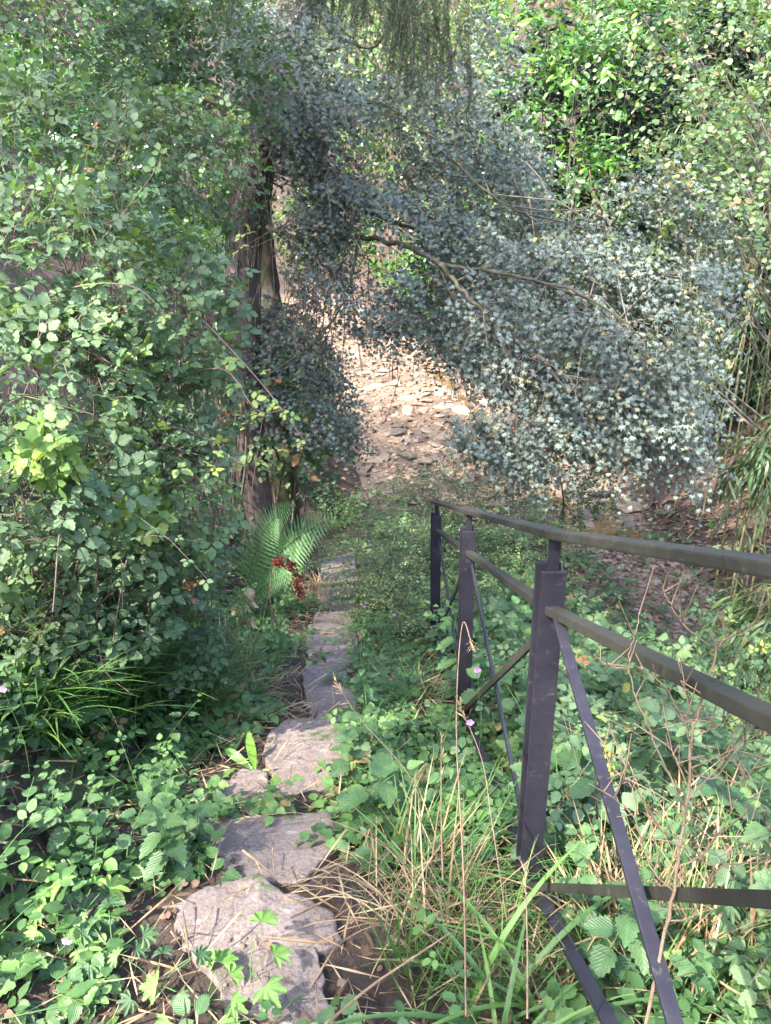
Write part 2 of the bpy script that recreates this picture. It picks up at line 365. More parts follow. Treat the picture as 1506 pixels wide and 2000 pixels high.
def path_tube(pts, rad, k=8, sub=4, wob=.0):
    """smooth tube through points with a radius each"""
    pts = np.asarray(pts, float); rad = np.asarray(rad, float); n = len(pts)
    ext = np.concatenate([[2 * pts[0] - pts[1]], pts, [2 * pts[-1] - pts[-2]]]); out = []; rr = []
    for i in range(n - 1):
        p0, p1, p2, p3 = ext[i:i + 4]
        for s in range(sub):
            t = s / sub; out.append(.5 * (2 * p1 + (p2 - p0) * t + (2 * p0 - 5 * p1 + 4 * p2 - p3) * t * t + (3 * p1 - p0 - 3 * p2 + p3) * t ** 3)); rr.append(rad[i] * (1 - t) + rad[i + 1] * t)
    out.append(pts[-1]); rr.append(rad[-1]); Q = np.array(out); rr = np.array(rr)
    if wob: Q[1:-1] += (rng.random((len(Q) - 2, 3)) - .5) * wob
    d = nrm(np.gradient(Q, axis=0)); a = np.array([1., 0, 0]) if abs(d[0][0]) < .8 else np.array([0, 1., 0]); V = []; th = np.arange(k) * 2 * math.pi / k
    for i in range(len(Q)):
        a = a - a.dot(d[i]) * d[i]; a /= np.linalg.norm(a); b_ = np.cross(d[i], a)
        V.append(Q[i] + rr[i] * (1 + (rng.random(k)[:, None] - .5) * (.16 if rr[i] > .02 else 0)) * (np.cos(th)[:, None] * a + np.sin(th)[:, None] * b_))
    V = np.concatenate(V); F = []
    for i in range(len(Q) - 1):
        for j in range(k):
            p, q = i * k + j, i * k + (j + 1) % k; F += [(p, q, q + k), (p, q + k, p + k)]
    return V, np.array(F), np.zeros((len(V), 4)), Q
def rs(n, s=1.0): return rng.normal(size=(n, 3)) * s
def sprays(org, dirs, L_, k, tmpl, size, up=(0, 0, 1), droop=.25, spread=.9, tint=None, tvar=.22, szvar=.3, nvar=.45, face=None):
    """twigs with alternate leaves. org,dirs (N,3). returns leaf mesh parts, twig mesh parts"""
    N = len(org); L_ = np.broadcast_to(L_, N) * (.7 + .6 * rng.random(N)); dirs = nrm(dirs)
    upv = np.asarray(up, float); side = nrm(np.cross(dirs, upv + rs(N, .15)))
    base_t = rng.random(N) if tint is None else tint
    pos = []; dd = []; nn = []; ss = []; tt = []
    for i in range(k):
        t = (i + .6) / k; p = org + dirs * (L_ * t)[:, None] - np.array([0, 0, 1]) * (droop * L_ * t * t)[:, None]
        sg = 1 if i % 2 else -1
        if i == k - 1: sg = 0
        d = dirs * .6 + side * sg * spread - np.array([0, 0, droop]) + rs(N, .25)
        pos.append(p); dd.append(d); nn.append((upv if face is None else face) + rs(N, nvar)); ss.append(size * (1 - szvar + 2 * szvar * rng.random(N)) * (1 - .3 * t)); tt.append(base_t + rng.normal(size=N) * tvar * .5 + t * .08)
    pos = np.concatenate(pos); fr = frames(np.concatenate(dd), np.concatenate(nn))
    leaves = inst(tmpl, pos, fr, np.concatenate(ss), np.concatenate(tt))
    mid = org + dirs * (L_ * .5)[:, None] - np.array([0, 0, 1]) * (droop * L_ * .25)[:, None]
    end = org + dirs * L_[:, None] - np.array([0, 0, 1]) * (droop * L_)[:, None]
    tw = join([tubes(org, mid, size * .022, size * .016), tubes(mid, end, size * .016, size * .01)])
    return leaves, tw

print('setup done')
# ------------------------------------------------------------------ ground
def sheet(name, xs, ys, zf, m):
    X, Y = np.meshgrid(xs, ys); Z = zf(X, Y); V = np.stack([X, Y, Z], -1).reshape(-1, 3); nx, ny = len(xs), len(ys)
    i = (np.arange(ny - 1)[:, None] * nx + np.arange(nx - 1)[None]).ravel()
    return mesh(name, V, np.stack([i, i + 1, i + nx + 1, i + nx], 1), m, smooth=True)
xs = np.unique(np.concatenate([np.linspace(-70, -6, 60), np.linspace(-6, 8, 230), np.linspace(8, 70, 60)]))
ys = np.unique(np.concatenate([np.linspace(-40, -1, 30), np.linspace(-1, 20, 330), np.linspace(20, 100, 140)]))
tag(sheet('ground', xs, ys, terrain, 'soil'), 'brown soil of the valley banks under the undergrowth', 'ground', kind='structure')
# creek bed: a strip of pale gravel 4 mm or more over the soil
sy = np.linspace(-4, 37, 400); V = []; nx = 26
for y in sy:
    c, h = np.interp(y, _cy, _cx), np.interp(y, _cy, _cw)
    for j in range(nx): V.append((c + h * 1.02 * (j / (nx - 1) * 2 - 1), y, 0))
V = np.array(V); V[:, 2] = terrain(V[:, 0], V[:, 1]) + .012 + .03 * np.maximum(0, fbm(V * 2.5, 3) - .5)
i = (np.arange(len(sy) - 1)[:, None] * nx + np.arange(nx - 1)[None]).ravel()
tag(mesh('creek_bed', V, np.stack([i, i + 1, i + nx + 1, i + nx], 1), 'bed', smooth=True), 'pale stony bed of the nearly dry creek', 'creek bed', kind='structure')
V = []
for y in np.linspace(10.2, 24, 120):
    c, h = np.interp(y, _cy, _cx), np.interp(y, _cy, _cw); w = (.35 + .2 * math.sin(y * 1.3)) * np.interp(y, [10, 12], [1.4, .35])
    o = h * .45 * np.interp(y, [8, 14], [.3, 1])
    for j in range(5): V.append((c + o + w * (j / 2 - 1), y, .045))
V = np.array(V); i = (np.arange(119)[:, None] * 5 + np.arange(4)[None]).ravel()
tag(mesh('creek_water', V, np.stack([i, i + 1, i + 6, i + 5], 1), 'water', smooth=True), 'thin orange-brown trickle of water in the creek', 'water', kind='structure')

# ------------------------------------------------------------------ stone slabs
def slab(name, poly, thick, m, lift=.03, tilt=.75, world=None):
    """irregular slab with the outline poly (photo pixels laid on the ground)"""
    if world is None:
        a = np.array(poly, float); g = G(a[:, 0], a[:, 1], lift)
    else: g = np.array(world, float)
    c = g.mean(0); n = 56
    if name == 'stone_step': g = c + (g - c) * [1.10, 1.12, 1.12]
    seg = np.linalg.norm(np.roll(g, -1, 0) - g, axis=1); cum = np.concatenate([[0], np.cumsum(seg)]); q = np.linspace(0, cum[-1], n, endpoint=False)
    gg = np.concatenate([g, g[:1]]); o = np.stack([np.interp(q, cum, gg[:, k]) for k in range(3)], 1)
    o = o * .84 + .08 * np.roll(o, 1, 0) + .08 * np.roll(o, -1, 0)
    zc = c[2] + (o[:, 2] - c[2]) * tilt; o[:, 2] = zc
    o[:, :2] += ((fbm(o * 9 + 3, 3)[:, None] - .5) * .04 + (noise3(o * 45)[:, None] - .5) * .018) * nrm(o - c)[:, :2]
    rings = [.02, .12, .22, .32, .42, .52, .62, .72, .8, .88, .94, .975, .993, 1.0, .99]; dz = [0] * 11 + [-.002, -.007, -.045, -thick]
    V = []
    for r, d in zip(rings, dz):
        p = c + (o - c) * r; p[:, 2] += d + ((fbm(p * 14, 3) - .5) * .016 + .006 * np.floor(fbm(p * 4 + 7, 2) * 6) / 3) * (d > -.02); V.append(p)
    V = np.concatenate(V); F = []
    for a in range(len(rings) - 1):
        for j in range(n): F.append((a * n + j, (a + 1) * n + j, (a + 1) * n + (j + 1) % n, a * n + (j + 1) % n))
    root_loc = Vector((float(c[0]), float(c[1]), float(c[2] - thick)))
    ob = mesh(name, V - np.array(root_loc), F, m, smooth=True); ob.location = root_loc
    cap = None
    # close the centre
    me = ob.data; import bmesh
    bm = bmesh.new(); bm.from_mesh(me); bm.verts.ensure_lookup_table(); bm.faces.new([bm.verts[j] for j in range(n)][::-1]); bmesh.ops.recalc_face_normals(bm, faces=bm.faces); bm.to_mesh(me); bm.free()
    return ob
STEPS = [
 ([(345,1775),(400,1742),(500,1722),(560,1755),(640,1790),(655,1835),(618,1858),(534,1868),(516,1915),(510,1965),(440,1950),(425,1890),(368,1845)], 'largest grey slab at the top of the steps scattered with pebbles'),
 ([(528,1862),(612,1855),(625,1900),(640,1960),(640,2020),(560,2020),(520,1960),(512,1905)], 'dark broken slab at the bottom edge below the pebbled slab'),
 ([(70,1757),(212,1748),(220,1790),(135,1806),(72,1792)], 'flat mossy slab lying left of the path among low leaves'),
 ([(400,1610),(640,1598),(655,1650),(604,1690),(590,1712),(470,1712),(440,1680),(402,1650)], 'broad grey step, second slab down from the camera'),
 ([(528,1448),(560,1425),(692,1418),(662,1460),(668,1500),(660,1560),(590,1572),(540,1552),(540,1512),(522,1480)], 'long tilted slab beside the bright strap leaved fern'),
 ([(438,1532),(470,1512),(520,1515),(527,1550),(480,1576),(434,1566)], 'small pinkish slab left of the long tilted slab'),
 ([(620,1385),(704,1380),(708,1406),(624,1412)], 'narrow step just above the long tilted slab'),
 ([(594,1318),(672,1314),(680,1346),(640,1356),(598,1348)], 'pale step with a dark spot halfway down the steps'),
 ([(600,1297),(682,1293),(684,1309),(602,1312)], 'thin step edge behind the pale step with a dark spot'),
 ([(602,1252),(694,1249),(696,1288),(640,1294),(606,1284)], 'squarish pale step in the upper middle of the flight'),
 ([(604,1225),(680,1222),(684,1244),(608,1248)], 'small pale step behind the squarish pale step'),
 ([(598,1352),(684,1346),(700,1386),(606,1390)], 'dull weedy step between the narrow step and the pale step with a dark spot'),
 ([(618,1204),(688,1200),(686,1224),(612,1228)], 'small dusty step just below the dock seed head'),
 ([(624,1165),(690,1158),(694,1200),(640,1208),(622,1196)], 'grey step beside the reddish dock seed head'),
 ([(632,1108),(690,1100),(700,1150),(640,1158),(626,1140)], 'farthest grey step at the foot of the flight'),
]
step_xy = []
for poly, lab in STEPS:
    o = slab('stone_step', poly, .14, 'slab'); tag(o, lab, 'stone step', 'stone slabs of the stepped path'); step_xy.append(np.array(o.location[:2]))
wallr = [([(60,1480),(150,1470),(200,1500),(205,1560),(120,1570),(60,1545)], 'rounded mossy stone in a sunny patch of the left bank'),
         ([(95,1575),(180,1580),(190,1640),(110,1650),(80,1610)], 'mossy stone under the rounded mossy stone of the left bank')]
for poly, lab in wallr:
    tag(slab('mossy_stone', poly, .2, 'wall', lift=.05), lab, 'stone', 'mossy stones of the left bank')
POLYS = [np.array(p, float) for p, _ in STEPS]
def inpoly(x, y, poly):
    r = np.zeros(len(x), bool); n = len(poly)
    for i in range(n):
        x0, y0 = poly[i]; x1, y1 = poly[(i + 1) % n]
        c = ((y0 > y) != (y1 > y)) & (x < (x1 - x0) * (y - y0) / (y1 - y0 + 1e-9) + x0); r ^= c
    return r
def on_step(p):
    px, py, _ = pix(p); r = np.zeros(len(p), bool)
    for q in POLYS: r |= inpoly(px, py, q)
    return r

# ------------------------------------------------------------------ railing
fpts = np.array([P(1085., 1046., 1.6), P(917., 1003., 3.15), P(853., 983., 4.6)])
bx = np.polyfit(fpts[:, 1], fpts[:, 0], 1); bz = np.polyfit(fpts[:, 1], fpts[:, 2], 1)
print('fence', bx, bz)
Y1 = float(fpts[0, 1]); E0 = P(1506., 1116., .83)      # the bay nearest the viewer bends slightly at its post
def fx(y): y = np.asarray(y, float); a = bx[0] * y + bx[1]; c = bx[0] * Y1 + bx[1]; return np.where(y >= Y1, a, c + (E0[0] - c) * (Y1 - y) / (Y1 - E0[1]))
def fz(y): y = np.asarray(y, float); a = bz[0] * y + bz[1]; c = bz[0] * Y1 + bz[1]; return np.where(y >= Y1, a, c + (E0[2] - c) * (Y1 - y) / (Y1 - E0[1]))
def FP(y, h, dx=0, dy=0): return np.array([float(fx(y)) + dx, y + dy, float(fz(y)) + h])
def ypost(px):    # y on the fence line whose image column is px at rail height
    ysr = np.linspace(.5, 8, 4000); q = np.stack([fx(ysr), ysr, fz(ysr)], 1); a, _, z = pix(q); ok = z > .1; return float(ysr[ok][np.argmin(abs(a[ok] - px))])
YP = [ypost(853), ypost(917), ypost(1085)]; YP.append(.12)
print('posts', YP)
import bmesh
def barbox(parts, name, m, parent, bev=.0015):
    """oriented boxes: (p0,p1,width,thick,side) joined in one mesh"""
    bm = bmesh.new()
    for p0, p1, w, t, sd in parts:
        d = Vector(p1) - Vector(p0); L_ = d.length; d.normalize(); s = Vector(sd); s = (s - d * s.dot(d)).normalized(); u = d.cross(s)
        mm = Matrix((s, u, d)).transposed().to_4x4(); mm.translation = (Vector(p0) + Vector(p1)) / 2
        g = bmesh.ops.create_cube(bm, size=1); bmesh.ops.transform(bm, matrix=mm @ Matrix.Diagonal((w, t, L_, 1)), verts=g['verts'])
    if bev: bmesh.ops.bevel(bm, geom=bm.edges[:], offset=bev, segments=2, affect='EDGES', profile=.6)
    me = bpy.data.meshes.new(name); bm.to_mesh(me); bm.free(); o = bpy.data.objects.new(name, me); C.objects.link(o); me.materials.append(MT[m])
    me.transform(Matrix.Translation(-parent.location)); o.parent = parent; return o
rail = empty('railing', (float(fx(YP[2])), YP[2], float(bz[0] * YP[2] + bz[1] - 1.05)))
tag(rail, 'dark metal handrail with cross braces descending beside the stone steps', 'railing')
X_ = (1, 0, 0)
YE = YP[0] + .05
barbox([(FP(YP[2], .006), FP(YP[0] + .22, .006), .046, .018, X_), (FP(-.1, .005), FP(YP[2] + .004, .005), .0475, .019, X_)], 'handrail', 'railpaint', rail, .004)
for h, w, t, nm, mt in ((-.178, .030, .020, 'middle_rail', 'railpaint'), (-.98, .030, .014, 'bottom_rail', 'paint')):
    barbox([(FP(YP[2] - .012, h), FP(YE, h), w, t, X_)], nm, mt, rail, .003); barbox([(FP(-.1, h), FP(YP[2] - .013, h), w, t, X_)], nm, mt, rail, .003)
for i, y in enumerate(YP):
    p = FP(y, 0); rz = p[2]
    a = [((p[0], y - .011, rz - 1.25), (p[0], y - .011, rz - .078), .054, .011, X_), ((p[0] - .008, y + .011, rz - 1.25), (p[0] - .008, y + .011, rz - .066), .054, .011, X_)]
    po = barbox(a, 'post', 'paint', rail, .0012)
    barbox([((p[0], y, rz - .12), (p[0], y, rz - .002), .024, .0095, X_)], 'bracket', 'paint', rail, .001)
for i in range(2):
    ya, yb = YP[i], YP[i + 1]       # far, near
    barbox([(FP(ya - .02, -.24, .012), FP(yb + .02, -.97, .012), .010, .022, X_)], 'brace', 'paint', rail)
    barbox([(FP(ya - .02, -.97, -.004), FP(yb + .02, -.24, -.004), .010, .022, X_)], 'brace', 'railpaint', rail)
def ext(a, b, k): return a + (b - a) * k
a_, b_ = P(1090., 1212., 1.60), P(1318., 2000., .96); barbox([(a_, ext(a_, b_, 1.25), .021, .010, X_)], 'brace', 'paint', rail)
a_, b_ = P(1024., 1730., 2.03), P(1506., 1757., .80); barbox([(a_, ext(a_, b_, 1.25), .010, .018, X_)], 'brace', 'railpaint', rail)

# ------------------------------------------------------------------ creek stones
def stone_bm(seed, flat):
    r = np.random.default_rng(seed); bm = bmesh.new(); bmesh.ops.create_icosphere(bm, subdivisions=2, radius=.5)
    v = np.array([x.co[:] for x in bm.verts]); pl = nrm(r.normal(size=(9, 3))); h = .28 + .16 * r.random(9)
    for p, hh in zip(pl, h):
        d = v @ p; v -= np.maximum(d - hh, 0)[:, None] * p * .92
    v *= np.array([1, .55 + .4 * r.random(), flat]); v += (fbm(v * 5 + seed * 3, 2)[:, None] - .5) * .06
    for x, c in zip(bm.verts, v): x.co = Vector(c)
    return bm
stone_np = []
for k in range(12):
    bm = stone_bm(k + 20, .22 + .05 * (k % 5)); me = bpy.data.meshes.new('creek_stone'); bm.to_mesh(me)
    stone_np.append((np.array([v.co[:] for v in bm.verts]), np.array([[v.index for v in f.verts] for f in bm.faces]))); bm.free(); stone_np[-1] += (me,)
wm = {}
for k in range(12):
    for mm in ('rock', 'shaderock'):
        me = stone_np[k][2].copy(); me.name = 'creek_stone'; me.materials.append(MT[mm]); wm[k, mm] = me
for k in range(12): bpy.data.meshes.remove(stone_np[k][2])
cnt = 0; used_ = []
tries = 0
while cnt < 270 and tries < 6000:
    tries += 1
    y = 10.9 + 18 * rng.random() ** 1.5; cx_, hw_ = np.interp(y, _cy, _cx), np.interp(y, _cy, _cw); x = cx_ + hw_ * (2 * rng.random() - 1) * .98
    s = (.16 + .34 * rng.random() ** 2.2) * (1 + (y - 12) * .012)
    if any((x - a) ** 2 + (y - b) ** 2 < ((s + c) * .36) ** 2 for a, b, c in used_): continue
    used_.append((x, y, s)); cnt += 1
    shady = y < 17.0; me = wm[int(rng.integers(12)), 'shaderock' if shady else 'rock']
    o = bpy.data.objects.new('creek_stone', me); C.objects.link(o)
    o.location = (x, y, float(terrain(x, y)) + .012 + s * .05); o.rotation_euler = (rng.normal() * .16, rng.normal() * .16, rng.random() * 6.28); o.scale = (s * 1.25, s * 1.25, s * 1.1)
    if y < 11.2: lab, gr = 'angular stone in the narrow creek channel beyond the railing', 'stones in the narrow channel'
    elif shady: lab, gr = 'flat stone with shade painted into its grey in the shaded stretch of the creek bed', 'flat stones in the shaded creek bed'
    else: lab, gr = 'pale stone in the far sunlit stretch of the creek bed', 'stones in the sunlit creek bed'
    tag(o, lab, 'stone', gr)
parts = []
N = 5200; yy = 5.5 + 29 * rng.random(N) ** 1.2; cx_, hw_ = np.interp(yy, _cy, _cx), np.interp(yy, _cy, _cw); xx = cx_ + hw_ * (2 * rng.random(N) - 1) * 1.03
zz = terrain(xx, yy) + .02; V = []; F = []; o_ = 0
for i in range(N):
    v, f, _m = (stone_np[i % 12] + (None,))[:3]
    a = rng.random() * 6.28; s = (.03 if yy[i] < 10.6 else .05) + .13 * rng.random() ** 2 + max(0, yy[i] - 16) * .004; c_, s_ = math.cos(a), math.sin(a)
    w = v * s; V.append(np.stack([w[:, 0] * c_ - w[:, 1] * s_ + xx[i], w[:, 0] * s_ + w[:, 1] * c_ + yy[i], w[:, 2] * 1.3 + zz[i]], 1)); F.append(f + o_); o_ += len(v)
tag(mesh('gravel', np.concatenate(V), np.concatenate(F), 'rock'), 'loose gravel and small stones covering the creek bed', 'gravel', kind='stuff')
# pebbles on the biggest slab
deps = bpy.context.evaluated_depsgraph_get()
pb = [(447,1838,12),(480,1835,9),(473,1850,13),(468,1842,6),(536,1866,9),(430,1825,6),(455,1805,5),(520,1800,5),(560,1810,5),(585,1830,5),(452,1915,9),(440,1925,8),(470,1930,6),(607,1620,7),(500,1790,4),(530,1830,4),(100,1778,10),(455,1900,5),(510,1945,5),(498,1960,6),(540,1790,4),(575,1800,4)]
slabs = [o for o in C.objects if o.name.startswith(('stone_step', 'mossy_stone'))]
for k, (a, b, c) in enumerate(pb):
    g = G(a, b, .05)[0]; ray = nrm(g - EYE); z = g[2]
    for so_ in slabs:
        hit, loc, _n, _i = so_.ray_cast(Vector(EYE) - so_.location, Vector(ray))
        if hit: g = np.array(loc + so_.location); break
    s = c * np.linalg.norm(g - EYE) / FPX
    o = bpy.data.objects.new('pebble', wm[k % 12, 'rock']); C.objects.link(o); o.location = tuple(float(v) for v in g + [0, 0, s * .2]); o.scale = (s, s, s * 1.6); o.rotation_euler = (0, 0, k * 1.3)
    tag(o, 'small pale pebble lying on a slab of the steps', 'pebble', 'pebbles on the slabs')

# ------------------------------------------------------------------ vegetation helpers
def samp(poly, n, dfun, thick, clump=.0, cs=1.6, seed=0):
    """world points in the volume seen through a photo outline, from depth d to d+thick"""
    poly = np.array(poly, float); lo, hi = poly.min(0), poly.max(0); out = []
    tot = 0
    while tot < n:
        k = n * 3; x = lo[0] + (hi[0] - lo[0]) * rng.random(k); y = lo[1] + (hi[1] - lo[1]) * rng.random(k); ok = inpoly(x, y, poly); x, y = x[ok], y[ok]
        d = dfun(x, y) + thick * rng.random(len(x)); p = P(x, y, d)
        if clump: p = p[fbm(p * cs + seed * 9.1, 2) > clump]
        out.append(p); tot += len(p)
        if len(p) == 0: break
    return np.concatenate(out)[:n]
def ell(px, py, d, rx, ry, rz, n, shell=.35, front=.6, rough=.35, cs=2.0):
    """points near the surface of a lumpy mound and the outward directions there"""
    c = P(px, py, d); r = np.array([rx * d / FPX, rz, ry * d / FPX]); u = nrm(rng.normal(size=(int(n * 2.2), 3)))
    w = np.clip(.5 - u[:, 1] * front + .3 * u[:, 2], .08, 1); u = u[rng.random(len(u)) < w / w.max()][:n]
    k = 1 - shell * rng.random(len(u)) ** 1.4 + rough * (fbm(c + u * cs, 2) - .5)
    return c + u * r * k[:, None], nrm(u / r), c
def plant(name, label, cat, base, leafparts, leafmt, stemparts, stemmt, group=None, lname='leaves', sname='stems', kind=None):
    root = empty(name, base); tag(root, label, cat, group, kind)
    V, F, A = join(leafparts); local(mesh(lname, V, F, leafmt, root, A), root)
    if stemparts:
        V, F, A = join(stemparts); local(mesh(sname, V, F, stemmt, root, A, smooth=True), root)
    return root
def gz(p): return np.array([p[0], p[1], float(terrain(p[0], p[1]))])

# ------------------------------------------------------------------ bramble bushes on the left bank
BR = [(120,90,4.7,280,190,.8,'tri_far','topmost bramble bush in the upper left corner','dense green bramble bush filling the upper left corner'),
 (390,150,5.3,190,140,.7,'tri_far','','bramble bush leaning against the trunk near the top'),
 (90,330,3.9,260,160,.7,'tri_far','','bramble bush below the upper left corner, pale green'),
 (345,330,4.5,170,140,.6,'tri_far','','bramble bush left of the ivy wrapped trunk'),
 (110,520,3.1,250,160,.5,'tri','','bramble bush with a few orange leaves at the left edge'),
 (310,610,3.3,170,170,.5,'tri','','bright bramble bush bulging out below the trunk'),
 (80,740,2.75,210,160,.42,'tri','','large leaved bramble bush halfway down the left edge'),
 (330,800,3.45,135,165,.5,'tri','','bramble bush above the fern with a long arching shoot'),
 (90,940,2.55,200,140,.4,'tri','','bramble bush above the tall grass at the left edge'),
 (290,965,3.1,175,145,.45,'tri','','bramble bush with sunlight painted into yellow green leaves'),
 (365,1090,3.9,85,90,.35,'tri','','small bramble bush next to the fern frond'),
 (240,1120,3.3,190,110,.4,'tri','','low bramble bush behind the tall grass tufts'),
 (70,1120,3.1,130,120,.4,'tri','','low bramble bush at the left edge above the dry grass'),
 (90,1235,3.0,150,80,.3,'tri','','low bramble shoots behind the leftmost grass tufts'),
 (290,1250,3.5,150,75,.3,'tri','','low bramble shoots between the grass tufts and the upper steps'),
 (140,1185,2.95,210,110,.35,'tri','','bramble shoots hanging down over the tall grass on the left'),
 (330,1240,4.0,100,70,.35,'tri','','low bramble bush under the fern and left of the upper steps')]
for i, (px, py, d, rx, ry, rz, tm, _x, lab) in enumerate(BR):
    sz = .090 if d < 4.2 else .092; spx = sz * FPX / d; n = int(math.pi * rx * ry / (.42 * spx ** 2) * (5.2 if i > 10 else 3.8))
    p, out, c = ell(px, py, d, rx, ry, rz, n)
    k = len(p); dirs = out * .6 + rs(k, .55) + [0, 0, -.15]; nor = out * .45 + [0, -.15, .9] + rs(k, .38)
    ti = fbm(p * 2.2, 2) * .8 + rng.normal(size=k) * .16 + .05
    L1 = inst(tm, p, frames(dirs, nor), sz * (.5 + .65 * rng.random(k)), np.clip(ti, 0, .94) + .08 * (rng.random(k) < .03))
    base = gz(c); base = np.array([base[0] - .1, base[1] + .1, float(terrain(base[0] - .1, base[1] + .1))])
    # canes: from the ground under the bush, arching through its surface; petioles to the leaves
    st = []
    for q in range(9):
        e = p[rng.integers(k)]; e2 = e + rs(1, .12)[0] - [0, 0, .15]; m_ = (base + e) / 2 + np.array([0, 0, .35]) + rs(1, .15)[0]
        v, f, a, Q = path_tube([base + rs(1, .12)[0] * [1, 1, 0], m_, e, e2], [.0032, .003, .0024, .0016], 4, 5); st.append((v, f, a))
    jj = rng.random(k) < .5; dn = nrm(dirs)[jj]
    st.append(tubes(p[jj] - dn * .09 - [0, 0, .03], p[jj] + dn * .03, .0016, .0012))
    yp, yo, _ = ell(px, py, d, rx * 1.03, ry * 1.03, rz * 1.02, max(8, k // 60), shell=.05)
    L2, T2 = sprays(yp, yo * .7 + rs(len(yp), .5) + [0, 0, .35], .26, 5, tm, sz * .62, tvar=.3, droop=.3)
    r_ = plant('bramble_bush', lab, 'bramble', base, [L1], 'bramble', st + [T2], 'cane', 'bramble bushes of the left bank')
    V, F, A = L2; local(mesh('young_shoots', V, F, 'young_and_sun_paint' if i in (5, 7, 9, 10) else 'bramble', r_, A), r_)
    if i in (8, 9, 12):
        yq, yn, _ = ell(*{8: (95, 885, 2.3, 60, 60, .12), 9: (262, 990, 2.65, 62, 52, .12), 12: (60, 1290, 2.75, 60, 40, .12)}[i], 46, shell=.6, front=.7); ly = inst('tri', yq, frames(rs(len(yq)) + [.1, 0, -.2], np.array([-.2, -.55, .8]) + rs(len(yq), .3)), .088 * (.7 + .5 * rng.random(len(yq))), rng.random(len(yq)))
        local(mesh('sun_painted_leaves', ly[0], ly[1], 'young_and_sun_paint', r_, ly[2]), r_)  # sunlight painted as yellow green leaf colour at the sun patches
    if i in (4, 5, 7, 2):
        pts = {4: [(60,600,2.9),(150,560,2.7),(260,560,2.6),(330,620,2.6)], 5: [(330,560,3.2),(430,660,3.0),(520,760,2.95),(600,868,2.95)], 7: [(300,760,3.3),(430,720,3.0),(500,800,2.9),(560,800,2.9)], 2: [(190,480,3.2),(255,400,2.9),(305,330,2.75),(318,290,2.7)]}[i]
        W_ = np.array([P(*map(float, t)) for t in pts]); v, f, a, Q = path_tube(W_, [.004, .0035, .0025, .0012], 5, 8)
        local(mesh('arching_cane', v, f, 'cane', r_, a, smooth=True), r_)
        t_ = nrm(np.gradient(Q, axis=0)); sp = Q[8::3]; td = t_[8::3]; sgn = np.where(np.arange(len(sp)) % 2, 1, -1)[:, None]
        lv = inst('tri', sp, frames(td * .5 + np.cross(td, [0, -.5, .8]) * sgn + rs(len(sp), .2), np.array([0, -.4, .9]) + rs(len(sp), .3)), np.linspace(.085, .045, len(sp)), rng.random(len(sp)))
        local(mesh('cane_leaves', lv[0], lv[1], 'young_and_sun_paint', r_, lv[2]), r_)

# ------------------------------------------------------------------ spruce with the ivy wrapped trunk
def wp(l): return np.array([P(float(a), float(b), float(c)) for a, b, c in l])
tp = wp([(478,760,7.3),(474,560,7.15),(482,420,7.05),(505,280,6.9),(545,130,6.75),(585,-20,6.6),(640,-260,6.4),(680,-700,6.2)])
tb = gz(tp[0]); root = empty('spruce_tree', tb); tag(root, 'spruce with ivy wrapped scaly trunk and drooping twigs at the top', 'tree')
tp = np.concatenate([[tb - [0, 0, .2]], tp]); v, f, a, Q = path_tube(tp, [.17, .15, .13, .125, .12, .115, .11, .10, .07], 14, 8, .012); local(mesh('trunk', v, f, 'bark', root, a, smooth=True), root)
NI = 3000; idx = rng.integers(2, len(Q) - 12, NI); u = nrm(rs(NI)); u[:, 2] *= .3; pos = Q[idx] + u * .17 + rs(NI, .07) + (Q[np.minimum(idx + 1, len(Q) - 1)] - Q[idx]) * rng.random((NI, 1)); ok = fbm(pos * 1.6, 2) > .42; pos, u = pos[ok], u[ok]; NI = len(pos)
lv = inst('maple', pos, frames(rs(NI, .6) + [0, 0, -.6], u + [0, -.2, .5] + rs(NI, .3)), .058 * (.7 + .5 * rng.random(NI)), rng.random(NI))
st = []
for q in range(26):
    th = rng.random() * 6; pts = []
    for k in range(1, 9): j = min(k * 7, len(Q) - 1); pts.append(Q[j] + np.array([math.cos(th + k * .45), math.sin(th + k * .45), 0]) * (.135 + .04 * rng.random()))
    st.append(path_tube(pts, np.linspace(.007, .003, 8), 4, 3)[:3])
local(mesh('ivy_leaves', lv[0], lv[1], 'ivy', root, lv[2]), root); V, F, A = join(st); local(mesh('ivy_stems', V, F, 'twig', root, A, smooth=True), root)
nd = []; tw = []
LIMBS = [([(600,-120,6.5),(650,-190,5.4),(720,-120,4.7),(790,-50,4.3),(870,-20,4.1)], 30, (.30, .62)), ([(590,-60,6.6),(540,-130,5.2),(480,-110,4.4),(420,-70,4.0)], 13, (.16, .30)),
         ([(640,-260,6.4),(700,-260,5.2),(640,-150,4.4),(610,-70,4.1)], 18, (.18, .34)), ([(620,-200,6.4),(800,-260,5.4),(1050,-180,4.9),(1230,-90,4.6)], 14, (.12, .28))]
